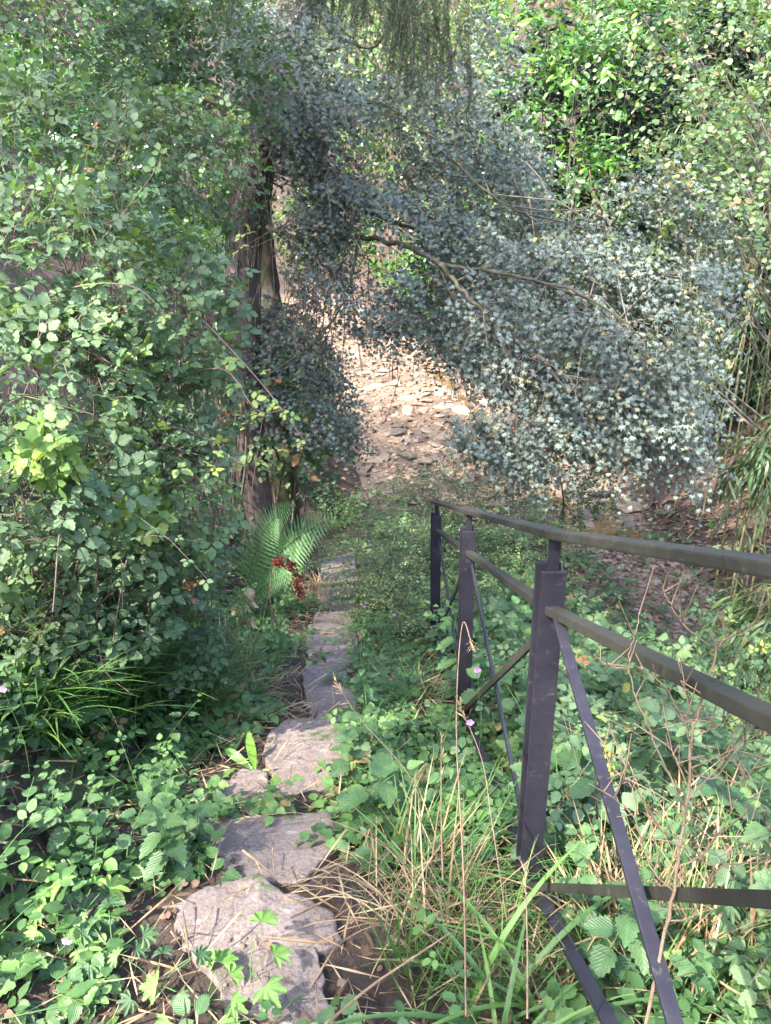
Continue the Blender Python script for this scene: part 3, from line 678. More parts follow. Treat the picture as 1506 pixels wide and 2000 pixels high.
for pts, n, (l0, l1) in LIMBS:
    v, f, a, Q = path_tube(wp(pts), np.linspace(.03, .008, len(pts)), 6, 8); tw.append((v, f, a))
    for q in range(n * 5):
        b0 = Q[rng.integers(len(Q) // 3, len(Q))] + rs(1, .09)[0]; Ln = l0 + (l1 - l0) * rng.random(); dr = nrm(np.array([rng.normal() * .22, rng.normal() * .22, -1.0])); m_ = 6
        tt_ = np.linspace(0, 1, m_ + 1); ln = b0 + dr * (tt_ * Ln)[:, None] + np.array([1, 0, 0]) * (rng.normal() * .05 * tt_ ** 2)[:, None]
        for s_ in range(m_): tw.append(tubes(ln[s_], ln[s_ + 1], .0018, .0015))
        K = int(Ln * 620); t_ = rng.random(K) * m_; i0 = np.minimum(t_.astype(int), m_ - 1); p = ln[i0] + (ln[i0 + 1] - ln[i0]) * (t_ - i0)[:, None]
        sd = rs(K) * [1, 1, .25]; nd.append(inst('needle', p, frames(nrm(sd) + [0, 0, -1.0], rs(K)), .024 * (.7 + .6 * rng.random(K)), rng.random(K) * .6 + rng.random() * .4))
V, F, A = join(nd); local(mesh('needles', V, F, 'needle', root, A), root); V, F, A = join(tw); local(mesh('branches', V, F, 'twig', root, A, smooth=True), root)

# ------------------------------------------------------------------ maple over the creek
mb = wp([(535,700,8.3),(522,560,8.2),(508,420,8.0),(520,310,7.9),(560,180,7.6),(600,40,7.2),(650,-160,6.8),(700,-420,6.4)]); b0 = gz(mb[0])
root = empty('maple_tree', b0); tag(root, 'mossy field maple spreading blue grey foliage over the creek', 'tree')
v, f, a, Q = path_tube(np.concatenate([[b0 - [0, 0, .2]], mb]), [.17, .14, .13, .12, .11, .09, .08, .06, .04], 12, 8, .012); local(mesh('trunk', v, f, 'mossbark', root, a, smooth=True), root)
LB = [[(515,440,8.0,.06),(600,470,7.4,.055),(700,462,6.9,.05),(800,485,6.5,.045),(860,515,6.2,.042),(900,565,6.0,.038),(960,620,5.9,.034),(1030,680,5.8,.026),(1110,770,5.6,.016)],
      [(520,330,7.9,.06),(600,350,7.5,.05),(690,400,7.3,.045),(790,440,7.1,.04),(900,490,6.8,.03),(1050,500,6.4,.022),(1180,560,5.9,.014)],
      [(545,230,7.7,.05),(650,200,7.3,.042),(760,210,7.0,.036),(860,290,6.8,.028),(960,380,6.5,.02),(1050,430,6.2,.012)],
      [(600,40,7.2,.045),(720,90,6.8,.034),(790,30,6.6,.03),(870,90,6.4,.022),(930,190,6.2,.014)],
      [(860,515,6.2,.035),(1000,540,5.9,.026),(1150,580,5.6,.02),(1280,680,5.4,.012)],
      [(560,180,7.6,.04),(640,330,6.9,.03),(700,380,6.7,.024),(650,560,6.6,.014),(620,660,6.5,.008)],
      [(700,462,6.9,.035),(680,560,6.6,.025),(640,640,6.4,.018),(560,720,6.4,.01)]]
allq = []
for l in LB:
    l = np.array(l); pts = P(l[:, 0], l[:, 1], l[:, 2]); v, f, a, Q = path_tube(pts, l[:, 3] * .45, 8, 7, .03); local(mesh('limb', v, f, 'mossbark', root, a, smooth=True), root); allq.append(Q)
AQ = np.concatenate(allq)
def maple_fol(poly, n, dfun, thick, clump, seed, face=(0, -.55, .8), size=.060, k=8, L=.36, tm='maple_near'):
    p = samp(poly, int(n * 2.2), dfun, thick, clump + .022, 1.5, seed); m_ = len(p)
    d = nrm(np.stack([.8 + .3 * rng.normal(size=m_), rng.normal(size=m_) * .7 - .2, rng.normal(size=m_) * .45 - .3], 1))
    # branchlet: from the nearest limb point part of the way to the spray
    n = n; j = rng.random(m_) < .05; src = AQ[rng.integers(len(AQ), size=(m_, 14))]; dist = np.linalg.norm(src - p[:, None], axis=2); near = src[np.arange(m_), dist.argmin(1)]; j &= dist.min(1) < 1.2
    mid = (near + p) / 2 + [0, 0, .08] + rs(m_, .05)
    tw = [tubes(near[j], mid[j], .006, .004, 4), tubes(mid[j], p[j], .004, .003, 4)]
    l, t = sprays(p, d, L, k, tm, size, face=np.array(face), nvar=.38, droop=.35, tvar=.35); return l, t, tw
R1 = maple_fol([(960,470),(1100,440),(1250,480),(1390,520),(1380,700),(1345,960),(1230,910),(1100,880),(960,770),(870,690),(860,520)], 900, lambda x, y: 5.9 - .0012 * (x - 900) - .0006 * (y - 500), 1.3, .46, 1)
R2 = maple_fol([(540,430),(620,330),(860,380),(960,420),(980,520),(960,780),(860,700),(660,640),(600,560),(540,545)], 640, lambda x, y: 6.3 + 0 * x, 1.3, .42, 2)
R3 = maple_fol([(560,120),(700,140),(820,120),(930,0),(1010,60),(1030,260),(1060,450),(960,470),(820,430),(600,350),(540,250)], 560, lambda x, y: 6.6 + 0 * x, 1.4, .44, 3)
R4 = maple_fol([(470,560),(590,600),(680,760),(690,860),(620,860),(500,850),(440,700)], 260, lambda x, y: 7.0 + 0 * x, .9, .45, 4)
R5 = maple_fol([(380,0),(560,0),(600,120),(560,280),(470,260),(400,120)], 170, lambda x, y: 6.2 + 0 * x, 1.2, .45, 5)
R6 = maple_fol([(1000,760),(1150,850),(1200,990),(1120,960),(960,900),(860,860),(880,780)], 130, lambda x, y: 5.9 + 0 * x, 1.0, .48, 6)
R8 = maple_fol([(515,150),(620,110),(690,250),(640,560),(560,590),(512,420)], 190, lambda x, y: 6.55 + 0 * x, .9, .40, 8)
R9 = maple_fol([(430,0),(640,0),(660,200),(500,260),(420,160)], 130, lambda x, y: 5.9 + 0 * x, .8, .42, 9)
R7 = maple_fol([(1050,450),(1250,300),(1400,330),(1400,520),(1200,500)], 110, lambda x, y: 5.6 + 0 * x, 1.0, .48, 7)
RR = [R1, R2, R3, R4, R5, R6, R7, R8, R9]
V, F, A = join([r[0] for r in RR]); local(mesh('foliage', V, F, 'maple', root, A), root)
V, F, A = join(sum([[r[1]] + r[2] for r in RR], [])); local(mesh('branchlets', V, F, 'twig', root, A), root)
# bare hanging twigs
st = []
for q in range(90):
    x, y = (rng.uniform(520, 760), rng.uniform(150, 620)) if q < 60 else (rng.uniform(760, 1350), rng.uniform(300, 850)); p0 = P(x, y, rng.uniform(5.9, 7)); dv = np.array([rng.normal() * .25, rng.normal() * .2, -rng.uniform(.2, .7)])
    st.append(path_tube([p0, p0 + dv * .5 + rs(1, .06)[0], p0 + dv + rs(1, .09)[0]], [.0045, .0035, .002], 4, 3)[:3])
V, F, A = join(st); local(mesh('bare_twigs', V, F, 'deadtwig', root, A), root)

# ------------------------------------------------------------------ shrubs of the far bank
def shrub(name, label, blobs, mt, tm, size, cover=3.0, grp=None, k=6, L=.35, stemm='twig', droop=.2, up=(0, -.3, .9), nv=.45, spread=.9, dirup=0.1, root=None):
    lp = []; sp = []; cs = []
    for (px, py, d, rx, ry, rz) in blobs:
        spx = size * FPX / d; n = int(math.pi * rx * ry / (.4 * spx ** 2) * cover / k)
        p, o, c = ell(px, py, d, rx, ry, rz, n, shell=.6); cs.append(c)
        l, t = sprays(p, o * .8 + rs(len(p), .5) + [0, 0, dirup], L, k, tm, size, droop=droop, face=o * .4 + np.array(up), nvar=nv, tvar=.3, spread=spread); lp.append(l); sp.append(t)
    base = gz(np.mean(cs, 0) if root is None else np.array(root, float))
    for c in cs:
        for q in range(3):
            e = c + rs(1, .25)[0]; sp.append(path_tube([base - [0, 0, .1] + rs(1, .1)[0] * [1, 1, 0], (base + e) / 2 + rs(1, .15)[0], e], [.016, .012, .006], 5, 4)[:3])
    return plant(name, label, name.split('_')[-1] if name.split('_')[-1] in ('shrub', 'tree', 'bush') else 'shrub', base, lp, mt, sp, stemm, grp, 'foliage', 'branches')
shrub('laurel_shrub', 'glossy bright green laurel shrub with dark hollows in the upper right', [(1060,40,12.6,90,80,1.1),(1140,130,12.4,80,35,.6),(1225,60,12.6,80,70,1.0),(1130,340,12.4,90,35,.7),(1015,190,12.8,50,80,.8),(1150,315,12.3,60,20,.4)], 'laurel', 'laurel', .19, 4.0, k=7, L=.5)
shrub('laurel_shrub', 'laurel shrub with deep shade painted into its leaves under the bright one', [(1120,480,13.8,190,130,.8),(1330,420,13.8,200,170,.8),(1130,230,14.0,230,150,.7),(1330,150,15.0,200,190,.9),(1420,650,13.2,160,190,.6),(1250,640,13.4,130,120,.5)], 'shadeleaf', 'laurel', .2, 5, k=6, L=.45)
shrub('hazel_shrub', 'sunlit round leaved shrub arching in from the right edge', [(1400,120,6.8,150,70,.6),(1370,230,6.6,110,45,.5),(1450,270,6.6,110,60,.5),(1390,400,6.4,130,60,.5),(1180,470,6.6,90,45,.4),(1470,480,6.4,80,60,.4),(1290,340,6.8,80,30,.4)], 'hazel', 'round', .062, 1.5, k=9, L=.45, root=(6.2, 7.0))
shrub('hazel_shrub', 'pale leafy shrub at the top edge between laurel and bamboo', [(1250,30,8.2,110,60,.6),(1420,20,8.4,120,50,.6)], 'hazel', 'round', .07, 1.8, k=8, L=.4, root=(6.5, 9.0))
FS = [((760,60,17,150,120,1.6), 'hazel', 'pale sunlit bush far behind the maple foliage near the top'), ((900,180,16,120,120,1.4), 'hazel', 'sunlit bush far behind the maple beside the laurel'), ((690,250,19,130,110,1.5), 'laurel', 'dark green bush far behind the mossy limbs'), ((930,400,17,100,90,1.2), 'hazel', 'low sunlit bush across the creek behind the maple foliage'),
      ((560,60,21,140,110,1.5), 'hazel', 'yellow green bush far behind the trunks at the top'), ((420,-20,20,160,90,1.5), 'laurel', 'green bush far off at the top edge left of the trunk'), ((640,440,24,120,80,1.4), 'laurel', 'shaded bush at the bend of the creek'), ((850,10,22,200,70,1.5), 'laurel', 'distant bush at the top edge behind the spruce twigs')]
for b_, mt, lab in FS: shrub('far_bush', lab, [b_], mt, 'leaf', .12 if mt == 'hazel' else .13, 2.2, 'bushes across the creek', k=7, L=.6)
shrub('bank_shrub', 'dark shaded shrub on the left bank of the creek below the trunk', [(530,800,7.6,110,110,.6),(600,870,8.2,70,60,.5),(480,720,7.6,70,70,.5)], 'bramble', 'leaf_near', .085, 2.0, k=6, L=.3)
shrub('bank_shrub', 'dark ivy covered shrub behind the bright brambles', [(380,480,6.6,70,110,.4),(400,640,6.6,60,90,.4),(390,330,6.6,70,90,.4)], 'ivy', 'maple', .07, 2.4, k=6, L=.25)

# woods on the far slopes
n = 130000; x = rng.uniform(-34, 34, n); y = rng.uniform(13, 75, n); q = np.stack([x, y, 0 * x], 1); ok = off_far = (np.abs(x - np.interp(y, _cy, _cx)) > np.interp(y, _cy, _cw) + .6 + .02 * y) & (fbm(q * .35, 3) > .2) & ~((x > 1) & (x < 12) & (y < 17.5)); x, y = x[ok], y[ok]
hgt = 3.4 * fbm(np.stack([x, y, 0 * x], 1) * .5 + 40, 2) ** 1.3 * np.clip((np.abs(x - np.interp(y, _cy, _cx)) - 2.5) / 4, .05, 1); p = np.stack([x, y, terrain(x, y) + hgt * (.25 + .75 * rng.random(len(x)))], 1)
_l = inst('leaf', p, frames(rs(len(p)) - [0, 0, .3], rs(len(p), .5) + [-.2, -.5, .8]), .26 * (.6 + .7 * rng.random(len(p))), fbm(p * .6, 2) + rng.normal(size=len(p)) * .15 - .1)
tag(mesh('far_woods', _l[0], _l[1], 'laurel', None, _l[2]), 'green undergrowth and trees covering the far slopes of the valley', 'woodland', kind='stuff')
# bamboo
def bamboo(label, px0, px1, pyb, d0, d1, ncul, top, leafn, grp, ly=(300, 900)):
    st = []; lv = []; ba = []
    for q in range(ncul):
        x = rng.uniform(px0, px1); d = rng.uniform(d0, d1); b_ = gz(P(x, pyb, d)); ba.append(b_); H = top + rng.random(); lean = rs(1, .35)[0] * [1, 1, 0]
        pts = [b_ + lean * (t ** 2) + [0, 0, H * t] for t in np.linspace(0, 1, 5)]; v, f, a, Q = path_tube(pts, [.013, .012, .010, .007, .003], 6, 5); st.append((v, f, a))
        n = leafn; o = Q[rng.integers(int(len(Q) * .25), len(Q), n)]; dr = rs(n) * [1, 1, .4]; l, t = sprays(o, dr, .5, 6, 'lance', .17, droop=.8, spread=.5, nvar=.6, tvar=.4); lv.append(l); st.append(t)
    base = np.mean(ba, 0); base = gz(base); return plant('bamboo_clump', label, 'bamboo', base, lv, 'bamboo', st, 'culm', grp, 'leaves', 'culms')
bamboo('bamboo clump with thin yellowish culms along the right edge', 1430, 1540, 900, 7.8, 9.5, 6, 5.2, 16, 'bamboo on the right bank')
bamboo('bamboo clump in the upper right behind the round leaved shrub', 1300, 1480, 640, 10.5, 12.5, 14, 5.0, 30, 'bamboo on the right bank')
for (px, py, d, lab) in [(1520, 880, 6.2, 'fan of long bamboo leaves at the right edge above the rail'), (1530, 1190, 5.4, 'fan of long leaves at the right edge below the rail')]:
    c = P(px, py, d); n = 60; o = c + rs(n, .10); dr = rs(n) * [1, .7, .5] + [-.5, -.1, .05]; l, t = sprays(o, dr, .34, 6, 'lance', .26, droop=.7, spread=.5, nvar=.4, tvar=.4)
    plant('bamboo_spray', lab, 'bamboo', gz(c + [.4, 0, 0]), [l], 'bamboo', [t, path_tube([gz(c + [.4, 0, 0]), c + [.25, 0, -.3], c], [.01, .008, .005], 5, 4)[:3]], 'culm', None, 'leaves', 'culm')

# unseen added tree behind the viewer, crown shaped to throw shade and sun patches
lit = [(P(1130., 150., 13.), 2.6), (P(1380., 250., 7.), 1.5), (P(1450., 450., 7.), .9), (P(1230., 40., 8.), 1.0), (P(1180., 460., 6.6), .5), (P(800., 100., 17.), 3.), (P(900., 350., 16.), 2.2), (P(560., 40., 20.), 3.0), (P(850., 180., 7.2), .7), (P(960., 330., 7.), .5), (P(1240., 560., 5.9), .35), (P(330., 120., 4.6), .2), (P(180., 430., 3.2), .15)]
for (a, b, r_) in [(a_, b_, c_ * .75 if c_ > .6 else c_) for a_, b_, c_ in [(630,600,1.3),(700,660,1.2),(760,700,1.5),(820,760,1.6),(900,740,1.3),(720,760,1.3),(760,650,1.0),(860,700,1.2),(940,800,.7),(1060,900,.7),(1100,960,.7),(1160,1000,.5),(1210,960,.5),(1190,1040,.45),(1190,1120,.4),(1230,1150,.35),(1330,1010,.4),(1200,1070,.3),(1420,1060,.35),(1440,1370,.3),(1230,1130,.4),(1250,1180,.3)]]: lit.append((G(a, b)[0], r_))
for (a, b, c, r_) in [(255,975,2.75,.13),(330,1010,2.8,.10),(20,470,2.7,.14),(60,560,2.7,.10),(90,880,2.45,.13),(30,900,2.4,.10),(500,1070,3.7,.13),(330,590,2.9,.08),(60,1180,2.3,.12),(200,330,3.5,.25),(60,150,4.2,.25),(1066,1340,1.75,.055),(917,1060,3.1,.05),(1105,1330,1.55,.03),(560,330,7.3,.2),(400,40,5.,.3)]: lit.append((P(float(a), float(b), c), r_))
for (a, b, r_) in [(200,1300,.22),(330,1390,.16),(80,1260,.22),(480,1400,.1),(1250,1010,.45),(1350,1060,.4),(1440,1110,.3),(1300,1150,.35),(1480,1000,.3),(1300,1290,.2),(120,1640,.12),(200,1350,.12),(60,1380,.2),(240,1800,.1),(420,1500,.08),(30,1420,.16),(60,1300,.14),(110,1540,.12),(80,1480,.1),(560,1160,.12),(600,1190,.12),(555,1210,.08),(20,1560,.1)]: lit.append((G(a, b)[0], r_))
n = 12000
sh = np.stack([rng.uniform(-7, 4.2, n), rng.uniform(-2.0, 16.5, n), rng.uniform(.5, 7, n)], 1)       # points to be shaded
hol = [(P(a, b, 9. if a == 1450. else 14.2), c) for a, b, c in ((1450., 650., .9), (1130., 240., .8), (1270., 215., .7), (1040., 450., .6), (1290., 480., .8), (1190., 380., .6))]
for i, (c, r_) in enumerate(hol): sh[i * 420:(i + 1) * 420] = c + rs(420, r_ * .5)
sh = np.concatenate([sh, np.stack([rng.uniform(3.5, 11, 6500), rng.uniform(7, 22, 6500), rng.uniform(0, 3.6, 6500)], 1)]); n = len(sh)
hh = rng.uniform(21, 27, n); t_ = (hh - sh[:, 2]) / SUN[2]; pc = sh + SUN * t_[:, None]
a_, b_, z_ = pix(pc); keep = (z_ < .3) | (b_ < -260) | (a_ < -700)
keep &= fbm(pc * .6, 3) > .33
for c, r_ in lit:
    r_ = r_ + .17; w = pc - c; al = w @ SUN; kk = np.arange(n) < 0; keep &= kk | ~((np.linalg.norm(w - al[:, None] * SUN, axis=1) < r_) & (al > 0))
pc = pc[keep]; print('canopy', len(pc))
tb = gz(np.array([-17.0, -12.5, 0])); top = pc.mean(0)
lv = inst('round', pc, frames(rs(len(pc)), SUN * .8 + rs(len(pc), .45)), .23 * (.7 + .5 * rng.random(len(pc))), rng.random(len(pc)))
st = [path_tube([tb - [0, 0, .3], tb + [.2, .2, 2.5], (tb + top) / 2 + [-.5, -.5, 1.2], top], [.55, .45, .32, .15], 10, 6)[:3]]
for q in range(60):
    e = pc[rng.integers(len(pc))]; m_ = (top + e) / 2 + [0, 0, -.3]; st.append(path_tube([top + rs(1, .2)[0], m_, e], [.10, .06, .02], 5, 4)[:3])
plant('unseen_shade_tree', 'unseen broad leaved tree added to shade the foreground, crown shaped around sun patches', 'tree', tb, [lv], 'hazel', st, 'bark', None, 'crown', 'unseen_limbs')  # crown belongs to the added unseen tree

# ------------------------------------------------------------------ undergrowth: prototypes and copies
def blade_tuft(n, L0, L1, mt, tm, w=1.0, spread=.5, name='grass_tuft', base_r=.05, seeds=False):
    p = rs(n, base_r) * [1, 1, 0]; th = rng.random(n) * 6.283; o = np.stack([np.cos(th), np.sin(th), np.zeros(n)], 1); d = o * spread * (.3 + rng.random(n))[:, None] + [0, 0, 1.]
    Ls = rng.uniform(L0, L1, n)
    fr = frames(d, o * -1 + [0, 0, .3] + rs(n, .2)); fr = np.stack([fr[:, :, 0], fr[:, :, 1], fr[:, :, 2]], -1)
    fr[:, :, 2] *= -1; fr[:, :, 0] *= -1
    # bend outwards and down: template bends to -Z, so Z points up/inwards
    fr = frames(d, -(o * -1.0) * -1 + [0, 0, .6])
    v, f, a = inst(tm, p, fr, Ls, rng.random(n) * .9)
    return v, f, a
def herb(h, nodes, leaf, tm='nettle', col='herb', spread=1.0):
    """upright stem with opposite pairs of toothed leaves"""
    lean = rs(1, .10)[0] * [1, 1, 0]; zs = np.linspace(.12, 1, nodes); P0 = []; D = []; S = []; Nn = []; T_ = []
    for i, z in enumerate(zs):
        c = lean * z * z + np.array([0, 0, h * z]); az = i * 1.57 + rng.normal() * .25; sc = leaf * (1.1 - .25 * abs(z - .5) * 2 - .55 * max(0, z - .75) * 3)
        for s_ in (0, math.pi):
            o = np.array([math.cos(az + s_), math.sin(az + s_), 0]); up = .15 - .5 * (1 - z) + .6 * max(0, z - .8) * 3; P0.append(c + o * .012); D.append(o + [0, 0, up + rng.normal() * .15]); Nn.append(np.array([0, 0, 1]) + o * .2 + rs(1, .15)[0]); S.append(sc * (.85 + .3 * rng.random())); T_.append(.2 + .5 * z + rng.normal() * .1)
    lv = inst(tm, np.array(P0), frames(np.array(D), np.array(Nn)), np.array(S), np.array(T_))
    q = [lean * z * z + np.array([0, 0, h * z]) for z in (0, .35, .7, 1)]; st = path_tube(q, [.0035, .003, .0022, .001], 5, 3)[:3]
    return lv, st
def proto_herb(name, label, cat, grp, h, nodes, leaf, tm='nettle', mt='herb'):
    lv, st = herb(h, nodes, leaf, tm); r_ = empty(name); tag(r_, label, cat, grp); mesh('leaves', lv[0], lv[1], mt, r_, lv[2]); mesh('stem', st[0], st[1], 'green_stem', r_, st[2], smooth=True); return r_
def place(protos, pts, s0=.8, s1=1.25, labels=None, grp=None, zoff=-.01, cat=None):
    used = set()
    for i, p in enumerate(pts):
        k = i % len(protos); sc = rng.uniform(s0, s1); rz = rng.random() * 6.28; loc = (float(p[0]), float(p[1]), float(terrain(p[0], p[1])) + zoff)
        src = protos[k]
        if src.get('_used') is None:
            src['_used'] = 1; src.location = loc; src.rotation_euler = (0, 0, rz); src.scale = (sc,) * 3; o = src
        else: o = copy_thing(src, loc, rz, sc)
        if '_used' in o.keys() and o is not src: del o['_used']
        if labels: o['label'] = labels(p)
        if grp: o['group'] = grp(p) if callable(grp) else grp
        if cat: o['category'] = cat
def drop_marks():
    for o in bpy.data.objects:
        if '_used' in o.keys(): del o['_used']
def pxpts(poly, n, mind=.0, nostep=True):
    poly = np.array(poly, float); lo, hi = poly.min(0), poly.max(0); out = []
    t = 0
    while len(out) < n and t < 40:
        t += 1; x = rng.uniform(lo[0], hi[0], 300); y = rng.uniform(lo[1], hi[1], 300); ok = inpoly(x, y, poly); g = G(x[ok], y[ok]); 
        if nostep: g = g[~on_step(g)]
        for p in g:
            if mind and any((p[0] - q[0]) ** 2 + (p[1] - q[1]) ** 2 < mind ** 2 for q in out): continue
            out.append(p)
            if len(out) >= n: break
    return np.array(out)
LM = [(1030,1740,'by the foot of the nearest post'),(1250,1750,'where the near braces cross'),(1310,1950,'at the foot of the dead weed'),(1470,1950,'in the lower right corner'),(1460,1600,'at the right edge above the low brace'),(1200,1500,'right of the nearest post'),
 (905,1345,'by the foot of the middle post'),(850,1210,'by the farthest post'),(1010,1380,'inside the far cross brace'),(1200,1330,'under the middle rail'),(1420,1300,'at the right edge under the middle rail'),(1330,1450,'behind the upper twigs of the dead weed'),
 (750,1620,'right of the broad step'),(700,1480,'right of the long tilted slab'),(700,1320,'right of the pale spotted step'),(720,1800,'right of the pebbled slab'),(860,1900,'at the bottom edge left of the rail'),(1060,1950,'at the bottom edge under the rail'),(840,1560,'between the slabs and the nearest post'),
 (480,1450,'above the strap leaved fern'),(400,1560,'left of the small pinkish slab'),(330,1660,'left of the broad step'),(130,1760,'beside the leftmost flat slab'),(130,1560,'around the mossy stones'),(40,1400,'at the left edge by the sunlit leaves'),(250,1450,'in the middle of the left slope'),(20,1650,'at the left edge below the mossy stones'),
 (220,1300,'under the left brambles'),(450,1330,'left of the pale spotted step'),(560,1180,'by the dock seed head'),(560,1260,'left of the squarish step'),(1010,1250,'behind the middle rail'),(1150,1230,'right of the nearest post top')]
def at_(kind):
    def f(p):
        x, y, _ = pix(np.asarray(p, float)); return kind + ' ' + min(LM, key=lambda l: (l[0] - x) ** 2 + (l[1] - y) ** 2)[2]
    return f
# ---- nettles
nl = {'n': 'leafy nettle with toothed leaves beyond the railing', 'f': 'nettle between the steps and the railing', 'l': 'nettle on the left side of the steps'}
HP = [proto_herb('nettle_plant', nl['n'], 'nettle', 'nettles', rng.uniform(.24, .42), int(rng.integers(5, 9)), rng.uniform(.055, .085)) for _ in range(8)]
RIGHT = [(1110,1330),(1506,1480),(1506,2000),(1180,2000),(1060,1760),(1080,1560)]
place(HP, pxpts(RIGHT, 46, .10), .6, .95, at_('leafy nettle'), 'nettles beyond the railing')
place(HP, pxpts([(760,1120),(850,1180),(1060,1330),(1506,1240),(1506,1480),(1110,1420),(1060,1560),(930,1480),(860,1330)], 100, .16), .9, 1.5, at_('slope nettle'), 'nettles on the creek slope')
place(HP, pxpts([(690,1420),(760,1380),(900,1420),(960,1560),(820,1650),(680,1600)], 16, .12), .6, .95, at_('small nettle'), 'nettles beside the railing')
place(HP, pxpts([(0,1380),(120,1350),(330,1400),(330,1480),(420,1600),(380,1720),(60,1740),(0,1740)], 34, .13), .55, .95, at_('low nettle'), 'nettles left of the steps')
# one nettle with a paler, large head by the left bank
o = proto_herb('nettle_plant', 'big grey green nettle standing in front of the left grass tufts', 'nettle', None, .42, 6, .14); o.location = tuple(map(float, G(150, 1500)[0])); 
o = proto_herb('nettle_plant', 'tall nettle head in front of the small pinkish slab, right side', 'nettle', None, .3, 5, .11); o.location = tuple(map(float, G(705, 1620)[0]))
# ---- yellow flowering herb
lv, st = herb(.36, 6, .10, 'leaf_near'); r_ = empty('yellow_flower_plant', G(1165, 1680)[0]); tag(r_, 'herb with small yellow flowers behind the nearest railing post', 'plant'); mesh('leaves', lv[0], lv[1], 'herb', r_, lv[2]); mesh('stem', st[0], st[1], 'green_stem', r_, st[2])
k = 26; fp = np.stack([rng.normal(size=k) * .012, rng.normal(size=k) * .012, rng.uniform(.30, .44, k)], 1); lv = inst('leaf', fp, frames(rs(k) + [0, 0, .5], rs(k)), .013, rng.random(k)); mesh('flowers', lv[0], lv[1], 'petal2', r_, lv[2])
# ---- low leafy ground cover
def cover(name, label, pts, mt, tm, s0, s1, h, k=4, L=.10, nv=.3):
    n = len(pts); p = pts.copy(); p[:, 2] += rng.random(n) * h
    d = rs(n) * [1, 1, .2] + [0, 0, .25]; l, t = sprays(p, d, L, k, tm, (s0 + s1) / 2, droop=.15, nvar=nv, szvar=.35, tvar=.35, tint=fbm(p * 3, 2))
    return l, t
def scatter(n, x0, x1, y0, y1, dens=None):
    x = rng.uniform(x0, x1, n); y = y0 + (y1 - y0) * rng.random(n) ** 1.25; p = np.stack([x, y, terrain(x, y)], 1)
    if dens is not None: p = p[rng.random(n) < dens(p)]
    return p
def off_creek(p): return (np.abs(p[:, 0] - np.interp(p[:, 1], _cy, _cx)) > (np.interp(p[:, 1], _cy, _cw) + .05) * np.where(p[:, 1] < 10.5, .35, 1)) 
def d1(p):
    near = on_step(p + [.04, 0, 0]) | on_step(p - [.04, 0, 0]) | on_step(p + [0, .05, 0])
    st = on_step(p + [0, 0, .03]); path = np.abs(p[:, 0] - np.interp(p[:, 1], [0, 2, 4.5, 8.5], [-.33, -.30, -.42, -.66])) < .26
    return np.where(st, 0.0, np.where(near, .5, np.where(path, .55, 1.)) * np.where(path & (p[:, 1] > 3), .5, 1)) * off_creek(p) * (fbm(p * 2.3, 2) > .40)
p = scatter(13000, -2.6, 1.8, .25, 6.5, d1); l1 = cover('', '', p, 'cover', 'leaf_near', .045, .06, .07, 5, .12)
p = scatter(4200, -2.6, 4.4, .3, 11.5, d1); l2 = cover('', '', p, 'cover', 'tri_far', .07, .09, .16, 4, .2)
V, F, A = join([l1[0], l2[0]]); o = mesh('ground_cover', V, F, 'cover', None, A); tag(o, 'low carpet of small green leaves over the slope beside the steps', 'ground cover', kind='stuff')
V, F, A = join([l1[1], l2[1]]); o2 = mesh('runners', V, F, 'green_stem', o, A)
def dR(p): return off_creek(p) * (p[:, 0] > .5) * np.where((p[:, 0] > 2.2) & (p[:, 1] > 6.5), .18, 1) * (fbm(p * 1.6 + 5, 2) > .47)
p = scatter(6500, .45, 4.2, 1.2, 11.5, dR); nr = p[:, 1] < 3.2; nr &= rng.random(len(p)) < .62; ca = cover('', '', p[nr], 'herb', 'nettle', .05, .07, .26, 5, .18, .4); cb = cover('', '', p[~nr], 'herb', 'nettle', .07, .09, .34, 5, .22, .4); l = join([ca[0], cb[0]]); t = join([ca[1], cb[1]])
V, F, A = l; o = mesh('slope_thicket', V, F, 'herb', None, A); tag(o, 'tangled thicket of toothed leaves on the slope beyond the railing', 'undergrowth', kind='stuff'); mesh('thicket_stems', t[0], t[1], 'stem', o, t[2])
p = scatter(2600, .45, 4.2, .6, 9, dR); l, t = cover('', '', p, 'bramble', 'tri', .08, .10, .4, 4, .3, .4)
V, F, A = l; o = mesh('bramble_tangle', V, F, 'bramble', None, A); tag(o, 'three leaved bramble runners tangled through the slope thicket', 'undergrowth', kind='stuff'); mesh('runners', t[0], t[1], 'cane', o, t[2])
# creek edges and far banks ivy / weeds
def dF(p): return off_creek(p) * (fbm(p * .8 + 11, 3) > .5) * np.where((p[:, 0] > 3.0) & (p[:, 1] < 14), .12, 1)
p = scatter(9000, -7, 9, 9, 34, dF); l, t = cover('', '', p, 'ivy', 'leaf', .09, .12, .3, 5, .35, .5)
o = mesh('bank_weeds', l[0], l[1], 'bramble', None, l[2]); tag(o, 'weeds and ivy covering the banks across and along the creek', 'weeds', kind='stuff')
